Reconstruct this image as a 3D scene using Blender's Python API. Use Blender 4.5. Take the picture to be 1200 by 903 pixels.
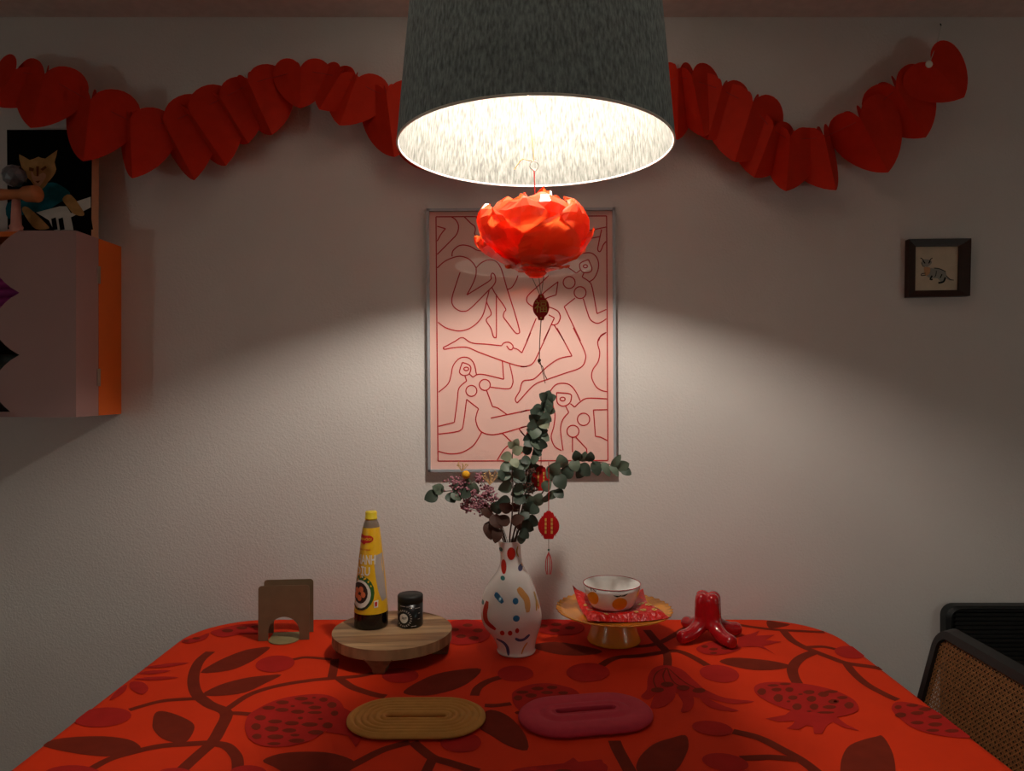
import bpy, bmesh, math, random
from mathutils import Vector, Matrix
random.seed(7)
for o in list(bpy.data.objects): bpy.data.objects.remove(o, do_unlink=True)
scn = bpy.context.scene
COL = scn.collection
PI = math.pi
F = 850.0; CAMZ = 1.37; WALL = 1.945; TZ = 0.75

# ------------------------------------------------------------------ camera, world, light, exposure
cd = bpy.data.cameras.new('camera'); cam = bpy.data.objects.new('camera', cd); COL.objects.link(cam)
cam.location = (0, 0, CAMZ); cam.rotation_euler = (PI/2, 0, 0)
cd.sensor_width = 36; cd.lens = F/1200*36; cd.clip_start = 0.02
scn.camera = cam
w = bpy.data.worlds.new('world'); scn.world = w; w.use_nodes = True
w.node_tree.nodes['Background'].inputs[0].default_value = (0.9, 1.0, 0.95, 1)
w.node_tree.nodes['Background'].inputs[1].default_value = 0.02
scn.view_settings.view_transform = 'Standard'; scn.view_settings.look = 'None'
scn.view_settings.gamma = 1; scn.view_settings.use_curve_mapping = False
scn.view_settings.exposure = 0.0
BULB = 700.0            # pendant bulb radiance
SIDE = 3.4              # watts of the two floor lamps beside the camera

# ------------------------------------------------------------------ helpers
def P(x, y, d): return Vector(((x-600)/F*d, d, CAMZ+(451.5-y)/F*d))      # where a measured point of the place lies
def T(x, y, z=0.0):                                                      # a measured point on the table top
    d = (CAMZ-TZ)*F/(y-451.5)
    return Vector(((x-600)/F*d, d, TZ+z))
LOC = {}
def setp(o, label=None, cat=None, group=None, kind=None):
    if label: o['label'] = label
    if cat: o['category'] = cat
    if group: o['group'] = group
    if kind: o['kind'] = kind
    return o
def thing(name, loc, label, cat, group=None):
    o = bpy.data.objects.new(name, None); COL.objects.link(o); o.location = loc
    o.empty_display_size = 0.05
    LOC[o] = Vector(loc); return setp(o, label, cat, group)
def mesh(name, verts, faces, mat, parent=None, smooth=False, origin=None):
    """verts in world space; origin is the object's own base when it is top-level"""
    L = LOC[parent] if parent is not None else Vector(origin or (0,0,0))
    me = bpy.data.meshes.new(name)
    me.from_pydata([tuple(Vector(v)-L) for v in verts], [], faces); me.update()
    if smooth: me.polygons.foreach_set('use_smooth', [True]*len(me.polygons))
    for m in (mat if isinstance(mat, (list, tuple)) else [mat]): me.materials.append(m)
    o = bpy.data.objects.new(name, me); COL.objects.link(o)
    if parent is not None: o.parent = parent; LOC[o] = L
    else: o.location = L; LOC[o] = L
    return o
def inst(name, me, M, parent):
    o = bpy.data.objects.new(name, me); COL.objects.link(o); o.parent = parent
    o.matrix_local = Matrix.Translation(-LOC[parent]) @ M; LOC[o] = LOC[parent]; return o
class G:
    def __init__(s): s.v = []; s.f = []
    def add(s, v, f): b = len(s.v); s.v += [Vector(p) for p in v]; s.f += [tuple(i+b for i in q) for q in f]; return s
    def box(s, a, b):
        (x0,y0,z0),(x1,y1,z1) = a, b
        return s.add([(x0,y0,z0),(x1,y0,z0),(x1,y1,z0),(x0,y1,z0),(x0,y0,z1),(x1,y0,z1),(x1,y1,z1),(x0,y1,z1)],
              [(3,2,1,0),(4,5,6,7),(0,1,5,4),(1,2,6,5),(2,3,7,6),(3,0,4,7)])
    def lathe(s, prof, c=(0,0,0), n=32, off=None, wob=None, capb=False, capt=False):
        c = Vector(c); vs = []; fs = []
        for i,(r,z) in enumerate(prof):
            ox = off[i] if off else 0
            for k in range(n):
                a = 2*PI*k/n; rr = r*(wob(a, z) if wob else 1)
                vs.append(c+Vector((rr*math.cos(a)+ox, rr*math.sin(a), z)))
        for i in range(len(prof)-1):
            for k in range(n):
                k2 = (k+1) % n; fs.append((i*n+k, i*n+k2, (i+1)*n+k2, (i+1)*n+k))
        if capb: fs.append(tuple(reversed(range(n))))
        if capt: fs.append(tuple(range((len(prof)-1)*n, len(prof)*n)))
        return s.add(vs, fs)
    def tube(s, pts, r, n=8, cap=True):
        pts = [Vector(p) for p in pts]; m = len(pts)
        rs = r if isinstance(r, (list, tuple)) else [r]*m
        vs = []; fs = []; prev = None
        for i,p in enumerate(pts):
            t = (pts[min(i+1,m-1)]-pts[max(i-1,0)]).normalized()
            if prev is None:
                u = t.orthogonal().normalized()
            else:
                u = (prev-t*prev.dot(t)).normalized()
            prev = u; q = t.cross(u)
            for k in range(n):
                a = 2*PI*k/n; vs.append(p+(u*math.cos(a)+q*math.sin(a))*rs[i])
        for i in range(m-1):
            for k in range(n):
                k2 = (k+1) % n; fs.append((i*n+k, i*n+k2, (i+1)*n+k2, (i+1)*n+k))
        if cap: fs += [tuple(reversed(range(n))), tuple(range((m-1)*n, m*n))]
        return s.add(vs, fs)
    def loft(s, rings, cap0=True, cap1=True):
        n = len(rings[0]); vs = [p for r in rings for p in r]; fs = []
        for i in range(len(rings)-1):
            for k in range(n):
                k2 = (k+1) % n; fs.append((i*n+k, i*n+k2, (i+1)*n+k2, (i+1)*n+k))
        if cap0: fs.append(tuple(reversed(range(n))))
        if cap1: fs.append(tuple(range((len(rings)-1)*n, len(rings)*n)))
        return s.add(vs, fs)
    def prism(s, poly, ext):
        ext = Vector(ext); n = len(poly); vs = [Vector(p) for p in poly]+[Vector(p)+ext for p in poly]
        fs = [tuple(range(n)), tuple(reversed(range(n, 2*n)))]+[(k, k+n, (k+1) % n+n, (k+1) % n) for k in range(n)]
        return s.add(vs, fs)
    def build(s, name, mat, parent=None, smooth=False, origin=None):
        return mesh(name, s.v, s.f, mat, parent, smooth, origin)
def cat(pts, k=6, closed=False):
    """smooth curve through points"""
    pts = [Vector(p) for p in pts]; n = len(pts)
    if n < 3 and not closed: return pts
    out = []
    rng = range(n if closed else n-1)
    for i in rng:
        if closed: a,b,c,d = pts[i-1], pts[i], pts[(i+1) % n], pts[(i+2) % n]
        else: a,b,c,d = pts[max(i-1,0)], pts[i], pts[i+1], pts[min(i+2,n-1)]
        for j in range(k):
            t = j/k
            out.append(0.5*((2*b)+(c-a)*t+(2*a-5*b+4*c-d)*t*t+(3*b-a-3*c+d)*t**3))
    if not closed: out.append(pts[-1])
    return out
def ribbon(pts, width, nrm):
    nrm = Vector(nrm); vs = []; m = len(pts)
    for i,p in enumerate(pts):
        t = pts[min(i+1,m-1)]-pts[max(i-1,0)]
        s = t.cross(nrm)
        s = s.normalized() if s.length > 1e-9 else Vector((1,0,0))
        wd = width[i] if isinstance(width, list) else width
        vs += [p-s*wd/2, p+s*wd/2]
    return vs, [(2*i, 2*i+1, 2*i+3, 2*i+2) for i in range(m-1)]

# ------------------------------------------------------------------ materials
def lin(c): return tuple(((x/255)/12.92 if x/255 <= .04045 else ((x/255+.055)/1.055)**2.4) for x in c)
def mat(name, col, rough=.6, spec=.5, metal=0, noise=None, bump=None, coat=0, trans=0, sub=0):
    """col in sRGB 0-255.  noise=(scale3, strength): procedural tint;  bump=(scale, dist)"""
    m = bpy.data.materials.new(name); m.use_nodes = True; nt = m.node_tree
    b = nt.nodes['Principled BSDF']; c = lin(col)+(1,)
    b.inputs['Base Color'].default_value = c; b.inputs['Roughness'].default_value = rough
    b.inputs['Specular IOR Level'].default_value = spec; b.inputs['Metallic'].default_value = metal
    b.inputs['Coat Weight'].default_value = coat; b.inputs['Coat Roughness'].default_value = .03
    b.inputs['Transmission Weight'].default_value = trans
    tc = nt.nodes.new('ShaderNodeTexCoord')
    if noise is None: noise = ((40,40,40), .06)
    mp = nt.nodes.new('ShaderNodeMapping'); mp.inputs['Scale'].default_value = noise[0]
    nt.links.new(tc.outputs['Object'], mp.inputs[0])
    nz = nt.nodes.new('ShaderNodeTexNoise'); nz.inputs['Scale'].default_value = 1; nz.inputs['Detail'].default_value = 4
    nt.links.new(mp.outputs[0], nz.inputs['Vector'])
    rp = nt.nodes.new('ShaderNodeValToRGB'); k = noise[1]
    rp.color_ramp.elements[0].position = .3; rp.color_ramp.elements[1].position = .7
    rp.color_ramp.elements[0].color = tuple(x*(1-k) for x in c[:3])+(1,)
    rp.color_ramp.elements[1].color = tuple(min(1, x*(1+k)) for x in c[:3])+(1,)
    nt.links.new(nz.outputs['Fac'], rp.inputs[0]); nt.links.new(rp.outputs[0], b.inputs['Base Color'])
    if bump:
        n2 = nt.nodes.new('ShaderNodeTexNoise'); n2.inputs['Scale'].default_value = bump[0]; n2.inputs['Detail'].default_value = 3
        nt.links.new(tc.outputs['Object'], n2.inputs['Vector'])
        bp = nt.nodes.new('ShaderNodeBump'); bp.inputs['Distance'].default_value = bump[1]; bp.inputs['Strength'].default_value = 1
        nt.links.new(n2.outputs['Fac'], bp.inputs['Height']); nt.links.new(bp.outputs[0], b.inputs['Normal'])
    return m
def paper_mat(name, col, tl=.35, rough=.5, spec=.3):
    """thin sheet: diffuse plus light passing through"""
    m = mat(name, col, rough, spec); nt = m.node_tree; b = nt.nodes['Principled BSDF']
    t = nt.nodes.new('ShaderNodeBsdfTranslucent'); t.inputs[0].default_value = lin(col)+(1,)
    mx = nt.nodes.new('ShaderNodeMixShader'); mx.inputs[0].default_value = tl
    out = nt.nodes['Material Output']
    nt.links.new(b.outputs[0], mx.inputs[1]); nt.links.new(t.outputs[0], mx.inputs[2]); nt.links.new(mx.outputs[0], out.inputs[0])
    return m
def glass_mat(name, tint=(1,1,1), rough=.0):
    m = bpy.data.materials.new(name); m.use_nodes = True; nt = m.node_tree
    nt.nodes.remove(nt.nodes['Principled BSDF'])
    tr = nt.nodes.new('ShaderNodeBsdfTransparent'); tr.inputs[0].default_value = tuple(tint)+(1,)
    gl = nt.nodes.new('ShaderNodeBsdfGlossy'); gl.inputs['Roughness'].default_value = rough
    lw = nt.nodes.new('ShaderNodeLayerWeight'); lw.inputs[0].default_value = .5
    pw = nt.nodes.new('ShaderNodeMath'); pw.operation = 'POWER'; pw.inputs[1].default_value = 5
    fr = nt.nodes.new('ShaderNodeMath'); fr.operation = 'MULTIPLY_ADD'; fr.inputs[1].default_value = .955; fr.inputs[2].default_value = .045
    nt.links.new(lw.outputs['Facing'], pw.inputs[0]); nt.links.new(pw.outputs[0], fr.inputs[0])
    mx = nt.nodes.new('ShaderNodeMixShader')
    nt.links.new(fr.outputs[0], mx.inputs[0]); nt.links.new(tr.outputs[0], mx.inputs[1]); nt.links.new(gl.outputs[0], mx.inputs[2])
    nt.links.new(mx.outputs[0], nt.nodes['Material Output'].inputs[0]); return m
def emit_mat(name, col, s):
    m = bpy.data.materials.new(name); m.use_nodes = True; nt = m.node_tree
    nt.nodes.remove(nt.nodes['Principled BSDF'])
    e = nt.nodes.new('ShaderNodeEmission'); e.inputs[0].default_value = tuple(col)+(1,); e.inputs[1].default_value = s
    nt.links.new(e.outputs[0], nt.nodes['Material Output'].inputs[0]); return m

M = {}
M['wall'] = mat('wall_plaster', (218,212,207), .85, .2, noise=((3,3,3), .03), bump=(190, .0012))
M['room'] = mat('room_plaster', (222,213,204), .85, .2)
M['ceil'] = mat('ceiling_paint', (214,196,188), .9, .2)
M['floor'] = mat('floor_wood', (120,88,60), .5, .4, noise=((2,30,2), .25))
M['felt_out'] = mat('felt_outside', (146,160,160), .95, .1, noise=((240,240,70), .42), bump=(300, .0006))
M['felt_in'] = mat('felt_lining', (87,87,83), .95, .1, noise=((260,260,50), .40), bump=(300, .0006))
M['white_trim'] = mat('white_trim', (230,226,215), .6)
M['bulb'] = emit_mat('bulb_light', (1, .91, .80), BULB)
M['brass'] = mat('brass', (190,160,90), .35, .5, .9)
M['black_plastic'] = mat('black_plastic', (14,14,14), .4)
M['cable'] = mat('cable', (200,198,190), .5)
M['garland'] = paper_mat('garland_paper', (224,52,24), .3, .6, .2)
M['flower'] = paper_mat('flower_film', (255,102,48), .46, .25, .6)
M['cloth'] = mat('cloth_red', (224,56,18), .8, .15, noise=((6,6,6), .05), bump=(900, .0002))
M['pr_dk'] = mat('print_brown', (122,40,24), .85, .1, noise=((25,25,25), .10))
M['pr_cr'] = mat('print_crimson', (180,38,32), .85, .1, noise=((25,25,25), .08))
M['wood_leg'] = mat('table_wood', (150,110,70), .5)
M['cab_pink'] = mat('cabinet_pink', (170,132,128), .5, .4, noise=((3,3,3), .04))
M['cab_orange'] = mat('cabinet_orange', (226,104,26), .45, .4, noise=((5,5,5), .06))
M['hinge'] = mat('hinge_steel', (190,185,175), .3, .5, 1)
M['dark_int'] = mat('cabinet_inside', (60,36,30), .8)
M['purple'] = mat('purple_cloth', (150,20,110), .7)
M['alu'] = mat('frame_silver', (176,182,188), .4, .5, .3)
M['pink_paper'] = mat('print_pink', (240,196,184), .7, .2, noise=((2,2,2), .01))
M['line_red'] = mat('print_line', (196,38,44), .7, .2)
M['glass'] = glass_mat('picture_glass')
M['walnut'] = mat('dark_frame', (52,30,20), .45, .4, noise=((20,20,90), .2))
M['cream'] = mat('cream_paper', (206,190,165), .8, .1)
M['ink'] = mat('ink', (28,32,32), .8, .1)
M['ink_tan'] = mat('ink_tan', (196,150,110), .8, .1)
M['ink_grey'] = mat('ink_grey', (150,150,140), .8, .1)
M['canvas_black'] = mat('canvas_black', (6,6,7), .85, .1)
M['canvas_edge'] = mat('canvas_edge', (205,160,125), .8, .1)
M['tan'] = mat('paint_tan', (176,134,84), .85, .1, noise=((60,60,60), .15))
M['tan_dk'] = mat('paint_brown', (110,72,36), .85, .1)
M['teal'] = mat('paint_teal', (26,92,104), .85, .1, noise=((40,40,40), .3))
M['pwhite'] = mat('paint_white', (205,200,190), .85, .1)
M['orange_wood'] = mat('turned_wood', (190,116,70), .5, .4, noise=((15,15,60), .15))
M['pink_wood'] = mat('pink_wood', (215,150,135), .5, .4)
M['cryst'] = mat('faceted_glass', (120,125,132), .08, .9, .6)
M['bronze'] = mat('bronze_sheet', (124,102,76), .55, .4, .25)
M['olive'] = mat('olive_sheet', (150,135,92), .55, .4, .15)
M['board'] = mat('board_wood', (140,106,74), .55, .35, noise=((7,60,9), .42), bump=(60, .0006))
M['board2'] = mat('board_wood_pale', (172,138,100), .55, .35, noise=((7,65,9), .36), bump=(60, .0006))
M['board_side'] = mat('board_bark', (128,92,62), .7, .3, noise=((30,30,60), .30), bump=(80, .001))
M['soy'] = mat('soy_sauce', (16,9,7), .12, .6)
M['clear'] = mat('bottle_neck', (168,150,130), .1, .6, trans=.5)
M['yellow'] = mat('label_yellow', (238,184,30), .35, .5)
M['yellow2'] = mat('cap_yellow', (216,190,40), .35, .5)
M['lred'] = mat('label_red', (200,30,24), .4)
M['lwhite'] = mat('label_white', (235,228,215), .4)
M['lgrey'] = mat('label_grey', (176,164,156), .35)
M['lgreen'] = mat('label_green', (44,96,40), .5)
M['ldark'] = mat('label_dark', (50,24,16), .5)
M['lorange'] = mat('label_orange', (228,120,70), .5)
M['jar'] = mat('jar_black', (10,11,11), .3, .5)
M['jarlid'] = mat('jar_lid', (26,29,26), .5, .4)
M['ceramic'] = mat('white_ceramic', (244,237,231), .05, .6, coat=.5, noise=((8,8,8), .05))
M['d_red'] = mat('dab_red', (192,44,32), .15, .5)
M['d_blue'] = mat('dab_blue', (40,112,158), .15, .5)
M['d_navy'] = mat('dab_navy', (92,96,132), .15, .5)
M['d_teal'] = mat('dab_teal', (60,116,112), .15, .5)
M['d_orange'] = mat('dab_orange', (222,160,92), .15, .5)
M['d_yellow'] = mat('dab_yellow', (196,160,70), .15, .5)
M['leafm'] = paper_mat('eucalyptus_leaf', (98,112,94), .2, .5, .4)
M['leafd'] = paper_mat('eucalyptus_dark', (66,78,66), .15, .5, .4)
M['leafp'] = paper_mat('eucalyptus_pale', (142,150,122), .2, .55, .4)
M['leafb'] = paper_mat('dry_leaf', (84,56,46), .15, .6, .3)
M['stem'] = mat('stem_brown', (84,58,42), .7)
M['statice'] = mat('statice_mauve', (172,118,128), .8, .2, noise=((200,200,200), .35))
M['fluff'] = mat('dried_gold', (214,176,124), .8, .2)
M['billy'] = mat('billy_button', (228,166,40), .8, .2, noise=((400,400,400), .2))
M['charm'] = mat('charm_red', (190,18,22), .45, .4)
M['charm_dk'] = mat('charm_dark_red', (186,28,28), .4, .4)
M['medal'] = mat('medallion_red', (220,44,40), .4, .4)
M['gold'] = mat('gold_foil', (230,188,96), .35, .5, .25)
M['thread'] = mat('red_thread', (190,48,40), .8)
M['thread_g'] = mat('gold_thread', (190,160,90), .7)
M['thread_b'] = mat('brown_thread', (110,70,44), .7)
M['bead'] = mat('green_bead', (30,80,60), .3)
M['tassel'] = mat('tassel_pink', (214,72,74), .8)
M['amber'] = mat('amber_ceramic', (232,150,42), .25, .5, coat=.3)
M['satin'] = mat('red_satin', (222,28,20), .22, .7, noise=((60,60,60), .10), bump=(70, .006))
M['bowl'] = mat('bowl_white', (244,240,235), .07, .6, coat=.3)
M['b_orange'] = mat('bowl_orange', (232,146,24), .2)
M['b_green'] = mat('bowl_green', (34,58,60), .2)
M['b_red'] = mat('bowl_red', (176,24,36), .2)
M['octo'] = mat('red_glaze', (172,18,26), .05, .6, coat=.7)
M['ochre'] = mat('ochre_clay', (206,150,76), .75, .25, noise=((60,60,60), .06))
M['rose'] = mat('rose_clay', (198,52,72), .7, .3, noise=((60,60,60), .06))
M['chair'] = mat('black_lacquer', (16,17,17), .35, .5)
M['cane'] = mat('cane', (128,84,46), .6, .3, noise=((90,90,90), .2))
M['panel'] = mat('black_panel', (22,25,25), .45, .4)
M['slat'] = mat('black_slat', (9,9,9), .5, .4)

# ------------------------------------------------------------------ room shell
XL, XR, YB, CZ = -2.05, 2.15, -1.7, CAMZ+(451.5-20)/F*WALL
def slab(name, a, b, m): return setp(G().box(a, b).build(name, m), kind='structure')
slab('wall_back', (XL-.1, WALL, 0), (XR+.1, WALL+.1, CZ), M['wall'])
slab('wall_left', (XL-.1, YB, 0), (XL, WALL, CZ), M['room'])
slab('wall_right', (XR, YB, 0), (XR+.1, WALL, CZ), M['room'])
slab('wall_front', (XL-.1, YB-.1, 0), (XR+.1, YB, CZ), M['room'])
slab('ceiling', (XL-.1, YB-.1, CZ), (XR+.1, WALL+.1, CZ+.1), M['ceil'])
slab('floor', (XL-.1, YB-.1, -.1), (XR+.1, WALL+.1, 0), M['floor'])

# ------------------------------------------------------------------ pendant lamp
LX, LD = (627-600)/F*1.287, 1.287
RIMZ = 1.79; RIMR = .243; TOPZ = 2.12; TOPR = .213
lamp = thing('pendant_lamp', (LX, LD, RIMZ), 'large grey felt pendant lamp shining down on the table', 'lamp')
def cone(r0, r1, z0, z1, n=96):
    g = G(); g.lathe([(r0, z0), ((r0+r1)/2, (z0+z1)/2), (r1, z1)], (LX, LD, 0), n); return g
cone(RIMR, TOPR, RIMZ, TOPZ).build('shade', M['felt_out'], lamp, True)
ln = cone(RIMR-.003, TOPR-.003, RIMZ, TOPZ).build('lining', M['felt_in'], lamp, True); setp(ln, 'pale lit felt lining')
g = G(); g.tube([(LX+(RIMR-.0015)*math.cos(2*PI*k/96), LD+(RIMR-.0015)*math.sin(2*PI*k/96), RIMZ) for k in range(97)], .0022, 6, False); g.build('rim', M['white_trim'], lamp, True)
g = G(); g.tube([(LX+(TOPR-.0015)*math.cos(2*PI*k/64), LD+(TOPR-.0015)*math.sin(2*PI*k/64), TOPZ) for k in range(65)], .0022, 6, False); g.build('top_ring', M['white_trim'], lamp, True)
BZ = RIMZ+.124
g = G()
for k in range(3):
    a = 2*PI*k/3+.5
    g.tube([(LX+.02*math.cos(a), LD+.02*math.sin(a), BZ+.075), (LX+(TOPR-.004)*math.cos(a), LD+(TOPR-.004)*math.sin(a), TOPZ-.003)], .002, 6)
g.build('spider', M['white_trim'], lamp)
g = G(); g.lathe([(.0, -.026), (.012, -.0235), (.021, -.016), (.026, -.003), (.026, .005), (.022, .02), (.016, .04), (.014, .05)], (LX, LD, BZ), 24, capb=False); setp(g.build('bulb', M['bulb'], lamp, True), 'glowing round bulb')
g = G(); g.lathe([(.0145, .05), (.021, .05), (.021, .095), (.012, .105), (.004, .11)], (LX, LD, BZ), 20, capt=True); g.build('socket', M['white_trim'], lamp, True)
g = G(); g.tube([(LX, LD, BZ+.105), (LX, LD, CZ-.03)], .0032, 8); g.build('cable', M['cable'], lamp)
g = G(); g.lathe([(.05, -.002), (.05, -.022), (.035, -.035), (.005, -.038)], (LX, LD, CZ), 24, capb=True, capt=True); g.build('ceiling_rose', M['white_trim'], lamp, True)

# ------------------------------------------------------------------ two floor lamps beside the camera (out of frame)
def floor_lamp(x, y, z, label):
    t = thing('floor_lamp', (x, y, 0), label, 'lamp', 'floor lamps behind the viewer')
    G().lathe([(.0,.0),(.13,0),(.13,.012),(.02,.025),(.0,.025)], (x,y,0), 24).build('base', M['black_plastic'], t, True)
    G().tube([(x,y,.02),(x,y,z-.03)], .009, 8).build('pole', M['black_plastic'], t)
    G().lathe([(.02,-.03),(.02,.0)], (x,y,z-.035), 12, capt=True, capb=True).build('socket', M['black_plastic'], t)
    g = G(); g.lathe([(0.001,-.06),(.03,-.052),(.052,-.03),(.06,0),(.052,.03),(.03,.052),(0.001,.06)], (x,y,z+.025), 20)
    g.build('globe', emit_mat('globe_light', (.84,1,.95), SIDE/(PI*4*PI*.06**2)), t, True)
floor_lamp(-1.8, .0, 1.3, 'globe floor lamp by the left wall behind the viewer')
floor_lamp(1.95, .2, 1.2, 'globe floor lamp by the right wall behind the viewer')

# ------------------------------------------------------------------ dining table and tablecloth
HX, YF, YK, CR = .812, .98, 1.93, .17
def rrect(hx, y0, y1, r, z, n=10, wave=0):
    out = []
    for cx, cy, a0 in ((hx-r, y1-r, 0), (-hx+r, y1-r, PI/2), (-hx+r, y0+r, PI), (hx-r, y0+r, 1.5*PI)):
        for k in range(n+1):
            a = a0+PI/2*k/n; out.append(Vector((cx+r*math.cos(a), cy+r*math.sin(a), z)))
    return out
tb = thing('dining_table', (0, (YF+YK)/2, 0), 'dining table hidden beneath the red patterned tablecloth', 'table')
G().loft([rrect(HX-.006, YF+.006, YK-.006, CR, TZ-.032), rrect(HX-.006, YF+.006, YK-.006, CR, TZ-.004)]).build('table_top', M['wood_leg'], tb)
for sx in (-1, 1):
    for yy in (YF+.14, YK-.14):
        G().tube([(sx*(HX-.14), yy, TZ-.032), (sx*(HX-.10), yy, 0)], [.026, .016], 12).build('leg', M['wood_leg'], tb, True)
cl = thing('tablecloth', (0, (YF+YK)/2, TZ), 'red orange tablecloth printed with brown vines, leaves, berries and fruit', 'tablecloth')
rings = [rrect(HX-.012, YF+.012, YK-.012, CR-.012, TZ), rrect(HX-.004, YF+.004, YK-.004, CR-.004, TZ-.0015), rrect(HX, YF, YK, CR, TZ-.008),
         rrect(HX+.001, YF-.001, YK+.001, CR, TZ-.04), rrect(HX+.003, YF-.004, YK+.002, CR, TZ-.2)]
g = G(); g.loft(rings, True, False); ob = g.build('cloth', M['cloth'], cl)
for p in ob.data.polygons: p.use_smooth = len(p.vertices) == 4
# flat prints, traced from crops (offset x, offset y, scale)
def CRP(ox, oy, s): return lambda p: (ox+p[0]/s, oy+p[1]/s)
S1 = CRP(180,715,5.4545); S2 = CRP(0,790,4); S3 = CRP(200,760,5); S4 = CRP(380,760,5); S5 = CRP(600,760,5)
S6 = CRP(800,720,5); S7 = CRP(820,800,3.333); FC = CRP(0,700,3); EC = CRP(760,700,2.727); PX = lambda p: p
def clampT(v):
    x, y = v.x, v.y; x = max(-HX+.004, min(HX-.004, x)); y = min(YK-.006, y)
    ax, r = HX-CR, CR-.006
    cx, cy = abs(x)-ax, y-(YK-CR)
    if cx > 0 and cy > 0:
        q = math.hypot(cx, cy)
        if q > r: x = math.copysign(ax+cx/q*r, x); y = YK-CR+cy/q*r
    return Vector((x, y, v.z))
def tp(c, pts, z): return [clampT(T(*c(p), z)) for p in pts]
def pr_poly(name, c, pts, m, z=.0006, sm=4):
    v = cat([tuple(p)+(0,) for p in pts], sm, True) if sm else [tuple(p)+(0,) for p in pts]
    v = tp(c, [(q[0], q[1]) for q in v], z)
    o = mesh(name, v, [tuple(range(len(v)))], m, cl)
    if o.data.polygons[0].normal.z < 0: o.data.flip_normals()
    return o
def pr_ell(name, c, ctr, rx, ry, m, z=.0007, tilt=0, parent=None):
    pts = []
    for k in range(22):
        a = 2*PI*k/22; u, v = rx*math.cos(a), ry*math.sin(a)
        pts.append((ctr[0]+u*math.cos(tilt)-v*math.sin(tilt), ctr[1]+u*math.sin(tilt)+v*math.cos(tilt)))
    return pr_poly(name, c, pts, m, z, 0)
def pr_stem(c, pts, wd, z=.0004, name='printed_stem'):
    v = cat([tuple(p)+(0,) for p in pts], 5)
    v = tp(c, [(q[0], q[1]) for q in v], z)
    vs, fs = ribbon(v, wd, (0,0,1)); vs = [clampT(q) for q in vs]
    o = mesh(name, vs, fs, M['pr_dk'], cl)
    if o.data.polygons[0].normal.z < 0: o.data.flip_normals()
    return o
zs = [0]
def stem(c, pts, wd=.015): zs[0] += 1; pr_stem(c, pts, wd*1.45 if wd < .016 else wd*1.1, .0003+.000008*zs[0])
def leaf(c, pts): zs[0] += 1; pr_poly('printed_leaf', c, pts, M['pr_dk'], .0004+.000005*zs[0], 3)
def berry(c, ctr, rx, ry, tilt=0): zs[0] += 1; pr_ell('printed_berry', c, ctr, rx, ry, M['pr_cr'], .0010+.000003*zs[0], tilt)
def fruit(c, pts, dots, crown=None):
    if crown: pr_poly('printed_crown', c, crown, M['pr_cr'], .0011, 0)
    pr_poly('printed_fruit', c, pts, M['pr_cr'], .0013, 4)
    for dx, dy, rx, ry in dots:
        pts2 = [(dx+rx*math.cos(2*PI*k/10)*(1+.1*math.sin(3*k)), dy+ry*math.sin(2*PI*k/10)) for k in range(10)]
        pr_poly('printed_seed', c, pts2, M['pr_dk'], .0017, 0)
stem(FC, [(740,190),(700,225),(680,280),(690,335),(735,375),(795,405),(775,460),(745,510),(700,550),(640,605)], .021)
stem(FC, [(790,398),(860,350),(920,325),(1000,305),(1100,290),(1190,282),(1260,276),(1330,262)], .011)
stem(S3, [(962,60),(958,100),(945,165)], .013)
stem(S3, [(985,172),(1030,205),(1080,232),(1200,270),(1260,280)], .013)
stem(S3, [(690,70),(740,58),(800,50),(940,62)], .009)
berry(S3, (612,90), 115, 48, -.1)
stem(FC, [(695,355),(600,360),(540,370),(455,395)], .010)
berry(FC, (360,422), 102, 34, -.08)
stem(S3, [(330,378),(400,378),(490,386)], .010)
fruit(S3, [(435,470),(450,400),(500,360),(600,310),(720,280),(850,268),(940,280),(1000,320),(1015,380),(960,440),(900,490),(820,540),(700,572),(560,575),(470,540)],
  [(655,318,38,12),(765,296,40,11),(840,290,12,5),(895,302,25,13),(945,333,28,18),(575,350,38,12),(652,362,40,12),(715,340,14,6),(803,322,38,9),(845,348,38,11),(745,373,40,12),(845,377,42,9),(960,382,22,16),
   (525,408,34,16),(612,430,42,12),(760,410,16,8),(710,440,42,13),(878,415,14,6),(815,448,48,13),(920,453,30,18),(500,460,28,20),(592,473,42,16),(695,483,42,13),(850,494,46,14),(505,518,28,16),(614,520,48,14),(728,510,28,8),(738,543,48,13),(605,560,40,9)],
  [(1000,340),(1060,372),(1130,380),(1180,440),(1110,540),(1085,580),(1040,510),(910,490),(940,420)])
leaf(S1, [(300,398),(420,320),(560,262),(650,242),(745,235),(690,285),(600,340),(480,385)])
leaf(S3, [(185,270),(280,215),(420,175),(540,158),(650,152),(560,200),(440,255),(300,275)])
leaf(S2, [(715,230),(725,185),(760,172),(830,190),(900,225),(910,260),(880,310),(840,325),(760,300),(720,260)])
leaf(S2, [(195,325),(300,298),(480,290),(600,305),(650,330),(655,350),(600,370),(500,385),(350,370),(230,345)])
stem(S2, [(400,460),(440,436),(520,395),(640,360),(760,335),(900,325),(1000,320)], .012)
stem(S2, [(985,323),(1060,335),(1105,380),(1115,420),(1112,470)], .017)
leaf(S3, [(540,655),(640,615),(800,603),(960,615),(1085,668),(1020,720),(900,745),(700,735),(600,690)])
stem(S4, [(90,725),(200,665),(350,590),(500,548)], .016)
stem(S4, [(520,545),(570,590),(640,640),(740,670),(900,720)], .017)
stem(S4, [(640,635),(620,675),(596,725)], .016)
berry(S4, (445,158), 108, 45)
leaf(S4, [(465,262),(520,210),(650,150),(800,122),(920,120),(860,190),(760,240),(600,275)])
stem(S4, [(880,275),(900,230),(960,190),(1040,165)], .013)
berry(S4, (1120,147), 105, 47)
stem(S4, [(940,332),(1010,332),(1095,322)], .010)
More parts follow.
